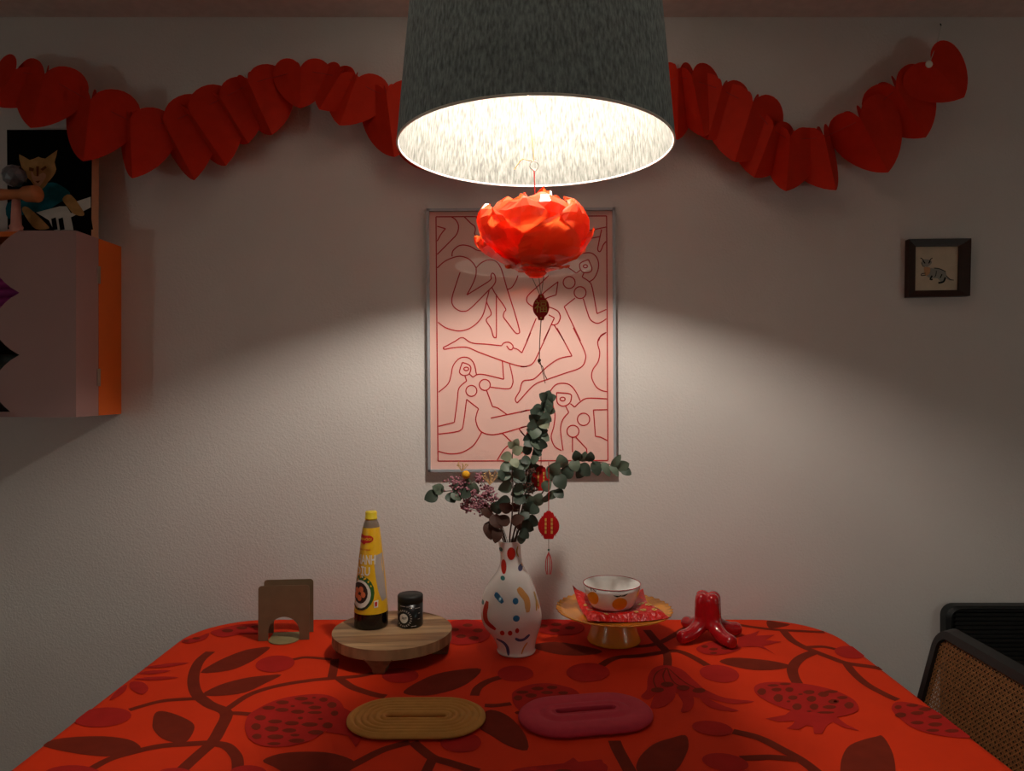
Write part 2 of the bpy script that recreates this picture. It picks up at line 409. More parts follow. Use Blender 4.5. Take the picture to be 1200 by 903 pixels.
fruit(S5, [(0,270),(40,235),(120,210),(220,205),(320,225),(380,250),(410,300),(390,360),(250,420),(100,400),(20,340)],
  [(35,292,26,16),(60,258,38,10),(112,278,34,13),(150,237,36,11),(235,230,32,11),(205,260,36,10),(300,262,30,10),(40,378,24,10)])
leaf(S4, [(950,365),(1030,370),(1110,420),(1180,510),(1190,595),(1080,570),(980,510),(905,455)])
berry(S4, (800,550), 120, 60)
stem(S5, [(515,105),(570,68),(640,48),(760,40),(930,14),(1000,22),(1080,60),(1145,98)], .013)
berry(S5, (445,140), 127, 55)
stem(S5, [(905,20),(912,60),(910,105)], .017)
stem(PX, [(700,752),(735,757),(770,754),(805,735),(822,729)], .012)
stem(PX, [(758,738),(768,750),(782,764)], .014)
leaf(PX, [(622,757),(650,752),(690,758),(706,764),(680,768),(650,766)])
berry(S6, (215,348), 117, 50, .12)
for pts in ([(900,98),(990,120),(1060,180),(1130,250),(1100,290),(1000,262),(900,265),(840,270),(800,300),(755,282),(790,240),(795,170),(830,115)],
            [(850,262),(950,258),(945,300),(890,340),(825,352),(812,335)], [(975,262),(1050,262),(1066,320),(1040,365),(990,372),(1002,320)],
            [(1060,200),(1130,240),(1250,290),(1420,310),(1300,325),(1180,300),(1090,280)], [(1080,265),(1160,300),(1250,340),(1330,365),(1250,366),(1150,340)]):
    zs[0] += 1; pr_poly('printed_petal', S5, pts, M['pr_cr'], .0008+.000006*zs[0], 3)
for pts in ([(905,115),(850,140),(830,190),(850,240)], [(905,115),(885,160),(900,205)], [(910,115),(940,190),(1000,230)], [(920,120),(1000,190),(1095,245)]):
    pr_stem(S5, pts, .003, .0015, 'printed_stamen')
for c in ((852,245),(910,212),(1003,232),(1095,248)): pr_ell('printed_seed', S5, c, 38, 15, M['pr_dk'], .0017)
leaf(S6, [(215,275),(290,253),(420,260),(540,275),(630,300),(560,322),(420,325),(300,305)])
stem(S6, [(775,218),(690,255),(645,310),(650,360),(672,402)], .021)
stem(S6, [(225,33),(330,60),(480,82),(600,92),(830,103)], .011)
leaf(S6, [(495,36),(560,45),(630,58),(570,75),(505,78)])
stem(S6, [(590,95),(640,150),(710,190),(770,215),(860,250),(960,285),(1100,305),(1200,325)], .014)
stem(S6, [(715,192),(820,188),(895,203)], .010)
berry(S6, (985,222), 95, 36, .1)
stem(S6, [(960,288),(1000,340),(1080,410),(1200,475),(1260,500)], .017)
fruit(S6, [(420,450),(430,415),(500,398),(620,400),(760,415),(900,450),(1000,500),(1030,550),(1000,580),(900,603),(800,600),(680,575),(560,540),(460,490)],
  [(463,455,26,20),(530,418,34,7),(600,410,34,7),(550,443,30,11),(625,443,24,14),(560,492,28,24),(645,490,28,13),(740,458,34,12),(825,470,32,16),(870,455,40,9),(690,470,14,5),(755,497,28,18),(885,513,32,14),(935,490,32,10),
   (975,535,28,20),(670,543,28,20),(770,543,26,18),(860,545,40,11),(620,512,12,6),(740,570,14,5),(840,577,50,7),(895,512,12,6)],
  [(640,560),(600,590),(485,612),(560,630),(660,625),(640,650),(608,670),(680,676),(725,650),(765,660),(770,700),(818,700),(845,650),(880,630),(940,662),(1040,685),(960,645),(900,600)])
fruit(S6, [(80,200),(150,165),(250,160),(330,175),(340,200),(280,225),(200,238),(120,230)], [(130,190,20,8),(180,205,26,8),(250,200,26,8),(300,185,24,7),(180,228,22,6)],
  [(330,130),(400,115),(450,95),(430,125),(540,120),(480,150),(580,160),(470,185),(550,240),(490,205),(440,190),(370,190),(320,190)])
berry(S6, (175,668), 120, 42, .13)
stem(S7, [(130,190),(230,215),(320,260),(400,305),(470,360)], .014)
berry(S7, (100,312), 92, 34, .15)
stem(S7, [(160,296),(280,291),(375,300)], .012)
leaf(S7, [(560,380),(550,320),(565,270),(590,242),(640,222),(690,210),(712,207),(740,245),(760,300),(755,370),(650,400)])
fruit(S7, [(750,95),(775,75),(850,85),(920,110),(1000,165),(1060,212),(1000,215),(900,200),(820,170),(760,120)],
  [(775,97,14,8),(830,90,24,6),(880,105,26,8),(785,128,22,10),(850,120,26,8),(920,135,28,8),(850,158,26,7),(920,165,28,8),(910,188,26,6),(985,190,28,7)])
stem(S5, [(600,540),(620,590),(655,655),(700,735)], .020)
leaf(S5, [(735,720),(740,650),(790,590),(850,550),(930,525),(1015,507),(1035,560),(1020,620),(960,715),(850,760)])
berry(PX, (85,908), 34, 11); berry(PX, (205,908), 22, 8); berry(PX, (291,906), 22, 9)
fruit(PX, [(600,903),(650,896),(700,893),(712,902),(690,915),(620,918)], [(660,904,10,2),(630,908,9,2)], [(655,898),(672,888),(678,893),(705,890),(708,896),(690,905)])
fruit(PX, [(518,742),(528,729),(548,726),(566,730),(575,742),(566,752),(540,756),(524,752)], [(532,738,6,2.2),(548,733,6,2),(560,739,6,2.4),(540,746,6,2.2),(555,748,6,2.2)])
fruit(PX, [(622,735),(632,727),(656,726),(680,731),(684,738),(670,744),(640,743)], [(636,734,6,2),(652,732,6,2),(668,736,6,2),(650,739,6,2)])
fruit(FC, [(740,124),(770,112),(830,98),(905,92),(960,100),(930,125),(850,130),(780,140)], [(800,118,20,6),(850,108,20,6),(900,104,18,5)])
fruit(FC, [(640,152),(700,138),(735,126),(720,148),(660,162)], [(690,145,14,4),(655,155,10,3)])
for a, b in (((505,248),(665,230)), ((470,288),(628,282)), ((480,268),(600,258))):
    pr_poly('printed_petal', FC, [a, ((a[0]+b[0])/2,(a[1]+b[1])/2-6), b, ((a[0]+b[0])/2,(a[1]+b[1])/2+7)], M['pr_cr'], .0011, 3)
pr_poly('printed_petal', FC, [(460,298),(500,298),(522,320),(500,342),(460,322)], M['pr_cr'], .0012, 3)
pr_poly('printed_petal', FC, [(385,360),(415,325),(445,308),(440,330),(405,355)], M['pr_cr'], .0012, 3)

# ------------------------------------------------------------------ wall cabinet with scalloped doors
cx0, cx1 = -1.50, -1.047; cz0, cz1 = 1.294, 1.742; yd, yf = 1.838, 1.742
cab = thing('wall_cabinet', ((cx0+cx1)/2, WALL, cz0), 'pink and orange wall cabinet with a scalloped door', 'cabinet')
t_ = .012
for nm, a, b, mm in (('side_panel', (cx1-t_, yd, cz0), (cx1, WALL-.001, cz1), 'cab_orange'), ('side_panel', (cx0, yd, cz0), (cx0+t_, WALL-.001, cz1), 'cab_orange'),
                 ('top_panel', (cx0+t_, yf+.012, cz1-t_), (cx1-t_, WALL-.001, cz1), 'cab_orange'), ('bottom_panel', (cx0+t_, yf+.012, cz0), (cx1-t_, WALL-.001, cz0+t_), 'cab_pink'),
                 ('back_panel', (cx0+t_, WALL-.012, cz0+t_), (cx1-t_, WALL-.001, cz1-t_), 'dark_int'), ('shelf', (cx0+t_, yf+.016, 1.512), (cx1-t_, WALL-.012, 1.522), 'cab_orange')):
    G().box(a, b).build(nm, M[mm], cab)
for s in (1, -1):
    mid = (cx0+cx1)/2; X = lambda x: x if s > 0 else 2*mid-x
    pts = [Vector((X(cx1), yf, cz0)), Vector((X(cx1), yf, cz1))]
    n3 = 3; hh = (cz1-cz0)/n3
    for k in range(3):                       # lobes bulging to the middle of the cabinet
        zt = cz1-k*hh
        for j in range(13):
            a = PI*j/12
            if j == 0 and k > 0: continue
            pts.append(Vector((X(-1.183-.062*math.sin(a)**.8), yf, zt-hh*j/12)))
    dr = G(); dr.prism(pts, (0, .012, 0)); d = dr.build('door', M['cab_pink'], cab)
    G().box((min(X(cx1), X(cx1-t_)), yf+.012, cz0), (max(X(cx1), X(cx1-t_)), yd-.0015, cz1)).build('door_side', M['cab_pink'], d)
    for py in (322, 442):
        zc = CAMZ+(451.5-py)/F*yd
        sx = X(cx1)+s*.0012
        G().box((min(sx, sx-s*.003), yd-.008, zc-.022), (max(sx, sx-s*.003), yd+.006, zc+.022)).build('hinge', M['hinge'], d)
bx = thing('folded_scarf', (-1.25, 1.83, 1.523), 'bright purple folded cloth on the cabinet shelf', 'cloth')
for k in range(6): G().loft([[Vector((-1.25+.07*math.cos(a)*q, 1.83+.05*math.sin(a)*q, 1.523+k*.022+h)) for a in [2*PI*i/20 for i in range(20)]] for q,h in ((.9,.0),(1,.008),(1,.014),(.9,.021))]).build('fold', M['purple'], bx, True)
kb = thing('black_tin', (-1.23, 1.82, cz0+t_), 'black lidded tin standing at the bottom of the cabinet', 'tin')
G().lathe([(.0,0),(.05,0),(.052,.004),(.052,.11)], (-1.23,1.82,cz0+t_+.0005), 28, capt=True).build('body', M['jar'], kb, True)
G().lathe([(.054,.108),(.054,.135),(.05,.14),(.0,.141)], (-1.23,1.82,cz0+t_), 28, capb=True).build('lid', M['jarlid'], kb, True)

# leaning canvas with a tabby cat, and the wooden stand before it
cvb, cvt = 1.835, 1.868
def CV(x, y, off=0):         # picture plane leaning back
    z = CAMZ+(451.5-y)/F*1.85; d = cvb+(cvt-cvb)*(z-cz1)/.28 - off
    return Vector(((x-600)/F*d, d, CAMZ+(451.5-y)/F*d))
cv = thing('canvas_picture', ((CV(58,270)).x, cvb, cz1), 'black canvas with a tabby cat in teal, leaning on the wall above the cabinet', 'picture')
c4 = [CV(9,280), CV(107,280), CV(108,152), CV(8,152)]
zmin = min(c.z for c in c4)
for c in c4[:2]: c.z = cz1+.001
g = G(); back = [c+Vector((0, .032, .0)) for c in c4]
g.add(c4+back, [(0,1,2,3),(7,6,5,4),(0,4,5,1),(1,5,6,2),(2,6,7,3),(3,7,4,0)])
ob = g.build('canvas', [M['canvas_black'], M['canvas_edge']], cv)
for p in ob.data.polygons[1:]: p.material_index = 1
Z1 = CRP(0,140,6.02)
def cvpoly(name, pts, m, off, sm=3):
    v = cat([tuple(p)+(0,) for p in pts], sm, True) if sm else [tuple(p)+(0,) for p in pts]
    q = [CV(*Z1((a[0],a[1])), off) for a in v]
    return mesh(name, q, [tuple(range(len(q)))], m, cv)
cvpoly('painted_sweater', [(50,590),(160,560),(260,520),(330,450),(400,450),(490,510),(480,560),(430,580),(330,640),(200,660),(60,700)], M['teal'], .0008)
cvpoly('painted_cat', [(150,330),(135,245),(210,285),(270,262),(320,275),(405,215),(385,300),(398,350),(375,400),(340,440),(300,490),(250,475),(215,430),(175,390)], M['tan'], .0012, 2)
cvpoly('painted_cat', [(440,560),(500,530),(590,650),(580,680),(520,665),(480,620)], M['tan'], .0014)
cvpoly('painted_cat', [(155,630),(200,620),(330,740),(340,770),(250,770),(190,700)], M['tan'], .0014)
for pts in ([(205,335),(240,345),(235,365),(205,360)], [(285,350),(320,325),(330,340),(300,362)], [(255,330),(275,330),(272,400),(258,400)], [(250,435),(285,430),(268,450)]):
    cvpoly('painted_mark', pts, M['tan_dk'], .002, 0)
cvpoly('painted_muzzle', [(225,365),(250,400),(300,375),(325,395),(300,445),(268,475),(238,440),(222,400)], M['canvas_edge'], .0016)
cvpoly('painted_band', [(255,655),(420,612),(470,612),(500,660),(640,620),(640,545),(530,580),(500,690),(520,780),(380,780),(345,710)], M['pwhite'], .001, 0)
for x in (375, 425, 520, 575, 625): cvpoly('painted_stripe', [(x-14,700),(x+18,690),(x+32,775),(x-2,780)], M['canvas_black'], .0018, 0)
st = thing('wooden_stand', (P(19,270,1.795).x, 1.795, cz1), 'turned wooden stand topped by a faceted glass ball, on the cabinet', 'ornament')
sx = P(19,270,1.795).x
g = G(); g.lathe([(.0,0),(.024,0),(.024,.006),(.014,.014),(.016,.02),(.012,.026),(.011,.05),(.009,.09)], (sx,1.795,cz1), 20, capt=True); g.build('stem', M['pink_wood'], st, True)
a, b = P(-6,228,1.795), P(45,227,1.775)
g = G(); g.tube([a, a.lerp(b,.1), a.lerp(b,.35), a.lerp(b,.6), a.lerp(b,.72), a.lerp(b,.97), b], [.013,.015,.012,.012,.019,.021,.018], 18); g.build('crossbar', M['orange_wood'], st, True)
bm = bmesh.new(); bmesh.ops.create_icosphere(bm, subdivisions=2, radius=.028)
ctr = P(17,206,1.79)
vs = [ctr+v.co for v in bm.verts]; fs = [tuple(v.index for v in f.verts) for f in bm.faces]; bm.free()
mesh('glass_ball', vs, fs, M['cryst'], st)

# ------------------------------------------------------------------ framed line-art poster
PD = WALL-.016
def PP(x, y, off=0): return P(x, y, PD-off) if not off else (lambda v: v)(Vector(((x-600)/F*PD, PD-off, CAMZ+(451.5-y)/F*PD)))
po = thing('framed_poster', (PP(611,551).x, WALL, PP(611,551).z), 'large pink poster of red line-drawn figures in a silver frame', 'picture')
tl, tr, br, bl = PP(503,248), PP(717.5,247), PP(719,548.5), PP(505,549.5)
mesh('print', [tl,tr,br,bl], [(3,2,1,0)], M['pink_paper'], po)
def bar(p, q, wd, d0, d1, mm, par, nm):
    p, q = Vector(p), Vector(q); t = (q-p).normalized(); n = Vector((0,1,0)).cross(t).normalized()
    p = p-t*wd; q = q+t*wd
    g = G(); r = []
    for c in (p, q): r.append([Vector((c.x, d0, c.z)), Vector((c.x, d1, c.z)), Vector((c.x, d1, c.z))+n*wd, Vector((c.x, d0, c.z))+n*wd])
    g.loft(r); return g.build(nm, M[mm], par)
for p, q in ((tl,tr),(tr,br),(br,bl),(bl,tl)):
    p2, q2 = (p, q)
    bar(q2, p2, .0065, PD-.010, WALL-.001, 'alu', po, 'frame_rail')
mesh('glazing', [v+Vector((0,-.004,0)) for v in (tl,tr,br,bl)], [(3,2,1,0)], M['glass'], po)
A = CRP(495,235,5.475); B = CRP(610,235,5.475); C = CRP(495,390,5.017); D = CRP(610,390,5.015)
def circ(x, y, r, ry=None, n=18): return [(x+r*math.cos(2*PI*k/n), y+(ry or r)*math.sin(2*PI*k/n)) for k in range(n+1)]
LINES = [(PX,[(511,254),(513.3,540)]),(PX,[(511,254),(710.8,253)]),(PX,[(710.8,253),(712.3,539.3)]),(PX,[(513.3,540),(712.3,539.3)]),
 (A,[(95,165),(148,180)]),(A,[(148,180),(120,215),(95,260)]),(A,[(188,105),(215,125),(232,165),(220,215),(180,260),(95,345)]),
 (A,[(270,105),(310,145),(335,165),(340,190),(335,215),(355,232),(380,236),(420,240)]),(A,[(345,105),(380,155),(410,195)]),(A,[(450,105),(475,145)]),
 (A,[(95,432),(140,392),(190,368),(240,357),(290,370),(325,400),(345,432)]),(A,[(190,358),(195,325),(225,295),(262,285),(310,295),(350,318),(385,325),(430,345)]),
 (A,[(345,432),(370,405),(405,385),(440,380),(475,392),(500,425),(515,465),(545,570),(600,745),(622,830),(620,850),(600,850),(575,820),(545,780),(520,745),(525,715),(535,700),(520,670),(470,600),(445,555)]),
 (A,[(345,432),(343,480),(320,540),(285,605)]),(A,[(285,605),(350,565),(435,510),(440,480),(450,465),(465,480),(470,515),(455,545),(420,580),(310,690),(265,710),(225,700),(195,670),(190,625),(215,540),(242,460)]),
 (A,[(428,575),(420,610),(412,645),(425,680),(440,715),(438,735),(415,755),(412,775),(440,820),(455,870),(468,878),(475,860),(475,700),(475,600)]),
 (A,[(100,780),(150,815),(225,835),(290,825),(345,790),(385,740),(405,680),(412,645)]),(A,[(545,570),(575,555),(600,515),(613,480)]),
 (B,[(400,200),(450,190),(548,170)]),(B,[(400,255),(450,243),(510,230)]),(B,[(455,215),(475,192)]),(B,[(520,185),(510,230),(500,280),(495,315),(508,328),(520,310),(530,285),(548,262)]),
 (B,[(395,338),(450,335),(485,360),(500,400),(495,450),(470,500),(440,520)]),(B,[(435,378),(385,400),(380,430),(395,455),(420,463),(450,455),(457,430),(435,378)]),(B,circ(416,421,13,10)),
 (B,[(408,460),(395,490)]),(B,[(395,490),(440,520),(460,560),(490,725)]),(B,[(490,725),(550,698)]),(B,[(385,445),(358,465)]),(B,[(358,465),(300,425)]),
 (B,circ(312,525,38)),(B,circ(382,590,38)),(B,[(350,625),(280,680)]),(B,[(280,680),(385,900)]),(B,[(402,628),(430,720),(450,765),(490,787),(525,775),(550,758)]),(B,[(500,900),(515,865),(550,845)]),
 (B,[(180,480),(110,550),(60,595),(40,625),(45,655),(80,682)]),(B,[(240,520),(228,605)]),(B,[(228,605),(180,620),(150,635)]),(B,[(240,520),(165,578),(120,620)]),
 (B,[(175,680),(235,705),(255,745),(240,785),(215,797),(200,795)]),(B,[(180,732),(217,752)]),(B,[(217,752),(148,900)]),(B,[(100,755),(40,900)]),(B,[(215,797),(280,900)]),
 (C,[(465,75),(380,66),(290,58),(235,27),(190,50),(150,72),(125,85),(132,96),(180,87),(260,84),(330,112),(460,160),(560,192),(615,197)]),
 (C,[(465,75),(480,58),(510,55),(532,75),(528,95),(512,97),(495,75)]),(C,[(535,88),(560,97),(585,117)]),(C,[(585,117),(636,0)]),
 (C,[(95,348),(150,300),(168,250),(180,195),(210,155),(245,142),(280,152),(305,185),(318,245)]),(C,[(235,173),(222,210),(220,235),(245,250),(275,240),(285,205),(270,185),(235,173)]),(C,circ(258,211,14,10)),
 (C,[(250,250),(260,282)]),(C,[(260,282),(215,325),(205,400),(188,525)]),(C,[(188,525),(95,548)]),(C,[(275,240),(297,260)]),(C,[(297,260),(345,242),(478,272)]),(C,[(478,272),(470,165)]),
 (C,[(512,180),(530,260),(530,300),(505,328),(400,318)]),(C,circ(288,340,32)),(C,circ(367,305,32)),(C,[(378,338),(412,433)]),(C,[(412,433),(445,442),(495,478)]),(C,[(402,500),(615,455)]),
 (C,[(260,390),(330,445)]),(C,[(330,445),(318,480),(315,520),(340,575),(400,597),(470,588),(615,547)]),(C,[(260,390),(240,540),(225,570),(190,582),(95,594)]),(C,[(95,695),(160,710),(230,702),(300,660),(348,585)]),
 (C,[(470,588),(515,632),(540,650)]),(C,[(568,563),(610,615)]),(C,[(440,747),(475,690),(515,655),(560,640)]),(C,[(560,720),(610,685)]),
 (D,[(172,-28),(100,130),(70,180),(30,197),(0,198)]),(D,[(215,-28),(302,135)]),(D,[(302,135),(230,150),(160,195),(90,262),(60,275),(20,280),(5,300),(-5,340),(-30,385),(-22,408),(-5,395),(80,305),(160,272),(250,240),(350,205),(380,160),(375,105),(310,-30)]),
 (D,[(500,0),(465,25),(453,60),(465,115),(455,170),(425,215),(418,260),(440,310),(470,335),(508,345)]),(D,[(175,340),(205,305),(245,295),(290,305),(325,345),(350,398)]),
 (D,[(293,415),(318,435)]),(D,[(318,435),(350,405),(395,383),(508,387)]),(D,[(212,350),(290,358),(298,385),(285,415),(250,430),(220,415),(212,385),(212,350)]),(D,circ(247,388,15,11)),
 (D,[(265,430),(283,467)]),(D,[(283,467),(250,505),(235,555),(240,620),(250,690)]),(D,circ(370,507,36)),(D,circ(308,577,35)),(D,[(305,612),(305,700)]),(D,[(325,612),(388,680)]),(D,[(388,680),(392,745)]),
 (D,[(508,450),(428,452)]),(D,[(428,452),(440,607)]),(D,[(440,607),(470,612),(510,632)]),(D,[(175,340),(190,420),(202,480),(195,550),(180,610),(200,665),(240,690)]),(D,[(0,465),(40,453),(110,452)]),
 (D,[(0,555),(55,543)]),(D,[(55,543),(30,620),(25,745)]),(D,[(0,575),(30,610)]),(D,[(70,745),(130,640)])]
g = G()
for c, pts in LINES:
    px = [c(p) for p in pts]
    v = cat([(x, y, 0) for x, y in px], 5)
    v = [PP(q[0], q[1], .0009) for q in v]
    g.add(*ribbon(v, .0030, (0,-1,0)))
g.build('printed_line_drawing', M['line_red'], po)

# ------------------------------------------------------------------ small framed cat sketch
FD = WALL-.022
q = [P(1065.5,280,FD), P(1138.5,279,FD), P(1137,346.5,FD), P(1064.5,348,FD)]
qi = [P(1074.6,288,FD), P(1126.4,287.5,FD), P(1125.3,339.2,FD), P(1074,340,FD)]
sf = thing('small_framed_sketch', ((q[0].x+q[1].x)/2, WALL, q[3].z), 'small cat sketch in a dark wooden frame on the wall', 'picture')
for i in range(4):
    a, b, c, d = q[i], q[(i+1) % 4], qi[(i+1) % 4], qi[i]
    dep = Vector((0, .020, 0)); lip = Vector((0, .006, 0))
    g = G(); g.add([a,b,c+lip,d+lip, a+dep,b+dep,c+dep,d+dep], [(3,2,1,0),(4,5,6,7),(0,1,5,4),(2,3,7,6),(1,2,6,5),(3,0,4,7)]); g.build('frame_rail', M['walnut'], sf)
mesh('paper', [v+Vector((0,.013,0)) for v in qi], [(3,2,1,0)], M['cream'], sf)
K = CRP(1040,260,9.033)
def skp(pts, m, wd=None, off=0, sm=3):
    px = cat([K(p)+(0,) for p in pts], sm, wd is None and True)
    v = [Vector(((x[0]-600)/F*FD, FD+.0122-off, CAMZ+(451.5-x[1])/F*FD)) for x in px]
    if wd: vs, fs = ribbon(v, wd, (0,-1,0)); return vs, fs
    return v, [tuple(range(len(v)))]
def sk(name, items, m, off):
    g = G()
    for pts, wd in items: g.add(*skp(pts, m, wd, off))
    g.build(name, m, sf)
sk('drawn_body', [([(390,400),(430,385),(490,400),(495,430),(450,465),(405,450)],None),([(420,475),(520,485),(600,490),(650,530),(645,600),(600,630),(560,590),(500,590),(450,570),(425,520)],None),([(640,560),(690,600),(730,608),(690,610),(650,590)],None)], M['ink_grey'], 0)
sk('drawn_chest', [([(420,470),(480,480),(470,540),(430,560),(415,510)],None)], M['ink_tan'], .0003)
sk('drawn_lines', [([(375,372),(398,385),(410,410)],.0022),([(503,372),(485,385),(470,410)],.0022),([(385,420),(400,455),(420,465)],.0018),([(405,405),(425,430)],.003),([(480,405),(462,430)],.003),
   ([(520,480),(580,488),(645,518)],.002),([(545,510),(540,550),(528,575)],.002),([(605,545),(585,585)],.003),([(430,535),(390,540),(385,560),(430,555)],.002),([(500,560),(480,600),(505,600)],.004),([(640,580),(620,625),(565,638)],.005),([(650,560),(690,600),(730,608)],.002)], M['ink'], .0006)

# ------------------------------------------------------------------ paper heart garland
gd = thing('paper_heart_garland', (0, WALL-.03, 1.95), 'red paper heart garland strung along the top of the wall', 'garland')
HALF = [(0,.80),(.05,.88),(.15,.965),(.29,1.0),(.43,.975),(.54,.88),(.585,.74),(.56,.57),(.47,.38),(.32,.20),(.15,.07),(0,0)]
def half(notch, S, axis, lat, bend, sgn):
    vs = []; n = len(HALF); nrm = axis.cross(lat)
    if nrm.y > 0: nrm = -nrm
    prof = [Vector((u,v,0)) for u,v in HALF]; prof = cat(prof, 2); n = len(prof)
    for p in prof:
        u, v = p[0], p[1]; vc = min(max(v,0), .78)
        for s in (0, .5, 1):
            uu = u*s; vv = vc+(v-vc)*s
            vs.append(notch + axis*(.78-vv)*S + lat*uu*S + nrm*bend*S*(uu*(.52-uu)*4))
    fs = []
    for i in range(n-1):
        for j in range(2): fs.append((3*i+j, 3*i+j+1, 3*i+j+4, 3*i+j+3))
    return vs, fs
HEARTS = [((-8,124),(18,82),25,35),((36,150),(52,88),20,15),((97.5,189),(106,118),35,25),((155,209),(152,141),55,35),((228,211),(192,143),68,10),((265,194),(222,131),65,20),((291,168),(258,114),60,25),((319,158),(291,96),60,35),
 ((352,127),(352,80),10,12),((374,128),(398,88),35,45),((398,147),(417,94),30,12),((462,184),(453,112),45,30),((504,200),(490,132),40,40),((548,205),(537,135),40,40),((600,206),(597,138),40,40),((652,204),(655,136),40,40),((702,196),(708,128),40,40),((748,182),(757,112),40,40),
 ((794,164),(795,88),68,55),((826,160),(811,91),70,40),((829,164),(846,103),35,30),((861,190),(882,121),25,30),((884,208),(906,150),30,40),((921,224),(926,162),72,25),((980,223),(966,160),30,60),((1041,202),(1009,140),58,10),((1085,161),(1051,104),55,10),((1130,114),(1093,75),8,8)]
prevn = None; thr = []
for i,(tip,no,aL,aR) in enumerate(HEARTS):
    d = (1.865 if i > 4 else (1.82,1.825,1.81,1.84,1.86)[i])-.012*(i % 2)
    t3, n3 = P(*tip, d), P(*no, d)
    axis = (t3-n3); S = axis.length/.78; axis.normalize()
    n0 = P(*no, d); thr.append(n0+Vector((0,.01,0)))
    right = Vector((-axis.z, 0, axis.x)); right = right if right.x > 0 else -right
    g = G()
    for sgn, ang in ((-1, aL), (1, aR)):
        ang = min(62, ang*.8+4); a = math.radians(ang); lat = right*sgn*math.cos(a)+Vector((0,1,0))*math.sin(a)
        k = min(1, .062/(S*.52*max(.05, math.sin(a))))
        g.add(*half(n0, S, axis, lat*k, .03, sgn))
        a2 = math.radians(min(80, ang+38)); lat2 = right*sgn*math.cos(a2)+Vector((0,1,0))*math.sin(a2)
        k2 = min(.95, .066/(S*.52*math.sin(a2)))
        if i < len(HEARTS)-1: g.add(*half(n0+Vector((0,.003,0)), S*.97, axis, lat2*k2, .03, sgn))
    g.build('paper_heart', M['garland'], gd)
g = G(); g.tube(thr, .0008, 5); g.build('thread', M['thread'], gd)
nl = P(1103,30,WALL-.004)
g = G(); g.tube([P(1103,30,WALL), P(1102,28,WALL-.02)], [.0015,.0015], 6); g.add(*G().lathe([(.004,0),(.004,.001)], (0,0,0), 8, capb=True, capt=True).v and ([], [])); setp(g.build('nail', M['ink'], gd), 'small wall nail')
g = G(); g.tube(cat([P(1103,30,WALL-.015), P(1098,50,1.87), P(1090,72,1.85)], 5), .0010, 5); g.build('hanging_thread', M['cable'], gd)
c = P(1089,75,1.838); g = G(); g.loft([[c+Vector((.009*math.cos(2*PI*k/16), y, .009*math.sin(2*PI*k/16))) for k in range(16)] for y in (0,.002)]); setp(g.build('eyelet', M['white_trim'], gd), 'white paper eyelet')

# ------------------------------------------------------------------ hanging paper flower with medallion
fl = thing('hanging_paper_flower', (LX, LD, 1.6), 'glowing orange red paper lotus flower hanging below the lamp shade', 'paper flower')
fc = P(628,288,LD)
def petal(name, az, tilt, L, Wd, z0, r0, C, jit=.0013):
    """broad crumpled petal following the round outline: rises from radius r0, height z0 and curls back in"""
    rad = Vector((math.cos(az), math.sin(az), 0)); tan = Vector((-math.sin(az), math.cos(az), 0)); vs = []; n = 9; m = 6
    p = fc+rad*r0+Vector((0,0,z0)); f1, f2, f3 = (random.uniform(0,6) for _ in range(3)); cup = random.uniform(.10,.26)
    for i in range(n+1):
        t = i/n; wd = Wd*(.42+1.7*t*(1.15-t))*max(0,1-max(0,(t-.5)/.5)**2.0)**.75
        for q in range(m+1):
            u = q/m*2-1
            vs.append(p+tan*u*wd/2-rad*(u*u)*wd*cup+rad*(jit*3.2*t*(math.sin(2.6*u+f1)+.8*math.sin(5*t+3*u+f2)))+Vector((0,0,jit*3*t*math.sin(4*u+f3)))+Vector((random.uniform(-jit,jit), random.uniform(-jit,jit), random.uniform(-jit,jit)))*(1 if 0 < i < n else 0))
        ang = tilt+C*((t+.5/n)*L/.185)**1.5
        p = p+(rad*math.cos(ang)+Vector((0,0,1))*math.sin(ang))*L/n
    vs = [fc+Vector(((v-fc).x*1.07, (v-fc).y*1.07, ((v-fc).z+.05)*.86-.05)) for v in vs]
    fs = [(i*(m+1)+q, i*(m+1)+q+1, (i+1)*(m+1)+q+1, (i+1)*(m+1)+q) for i in range(n) for q in range(m)]
    return mesh(name, vs, fs, M['flower'], fl, False)
def row(n, ph, L, Wd, z0, r0, t0, C):
    for q in range(n): petal('petal', 2*PI*q/n-PI/2+ph+random.uniform(-.1,.1), t0+random.uniform(-.08,.08), L*random.uniform(.86,1.12), Wd, z0+random.uniform(-.004,.004), r0, C)
row(6, .35, .120, .108, -.036, .026, .38, 2.25)
row(6, -.25, .148, .108, -.035, .025, .42, 2.5)
row(6, .15, .180, .100, -.034, .024, .44, 2.6)
row(6, .3, .150, .075, -.028, .012, .75, 2.4)
row(6, .1, .120, .060, .0, .012, 1.0, 2.4)
row(5, .4, .085, .05, .03, .006, 1.1, 1.5)
for k in range(6): petal('sepal', 2*PI*k/6-PI/2+.55, .30, .040, .050, -.045, .012, -.9, .0012)
g = G(); g.lathe([(0,-.058),(.012,-.056),(.02,-.048),(.012,-.038),(0,-.034)], fc, 14); g.build('calyx', M['flower'], fl, True)
ring_c = P(626,194,LD)
g = G(); g.tube([ring_c+Vector((.0078*math.cos(2*PI*k/20), 0, .0078*math.sin(2*PI*k/20))) for k in range(21)], .0008, 6, False); g.build('ring', M['hinge'], fl, True)
g = G(); g.tube([ring_c+Vector((0,0,-.0078)), fc+Vector((0,0,.03))], .0011, 6); g.build('upper_string', M['thread'], fl)
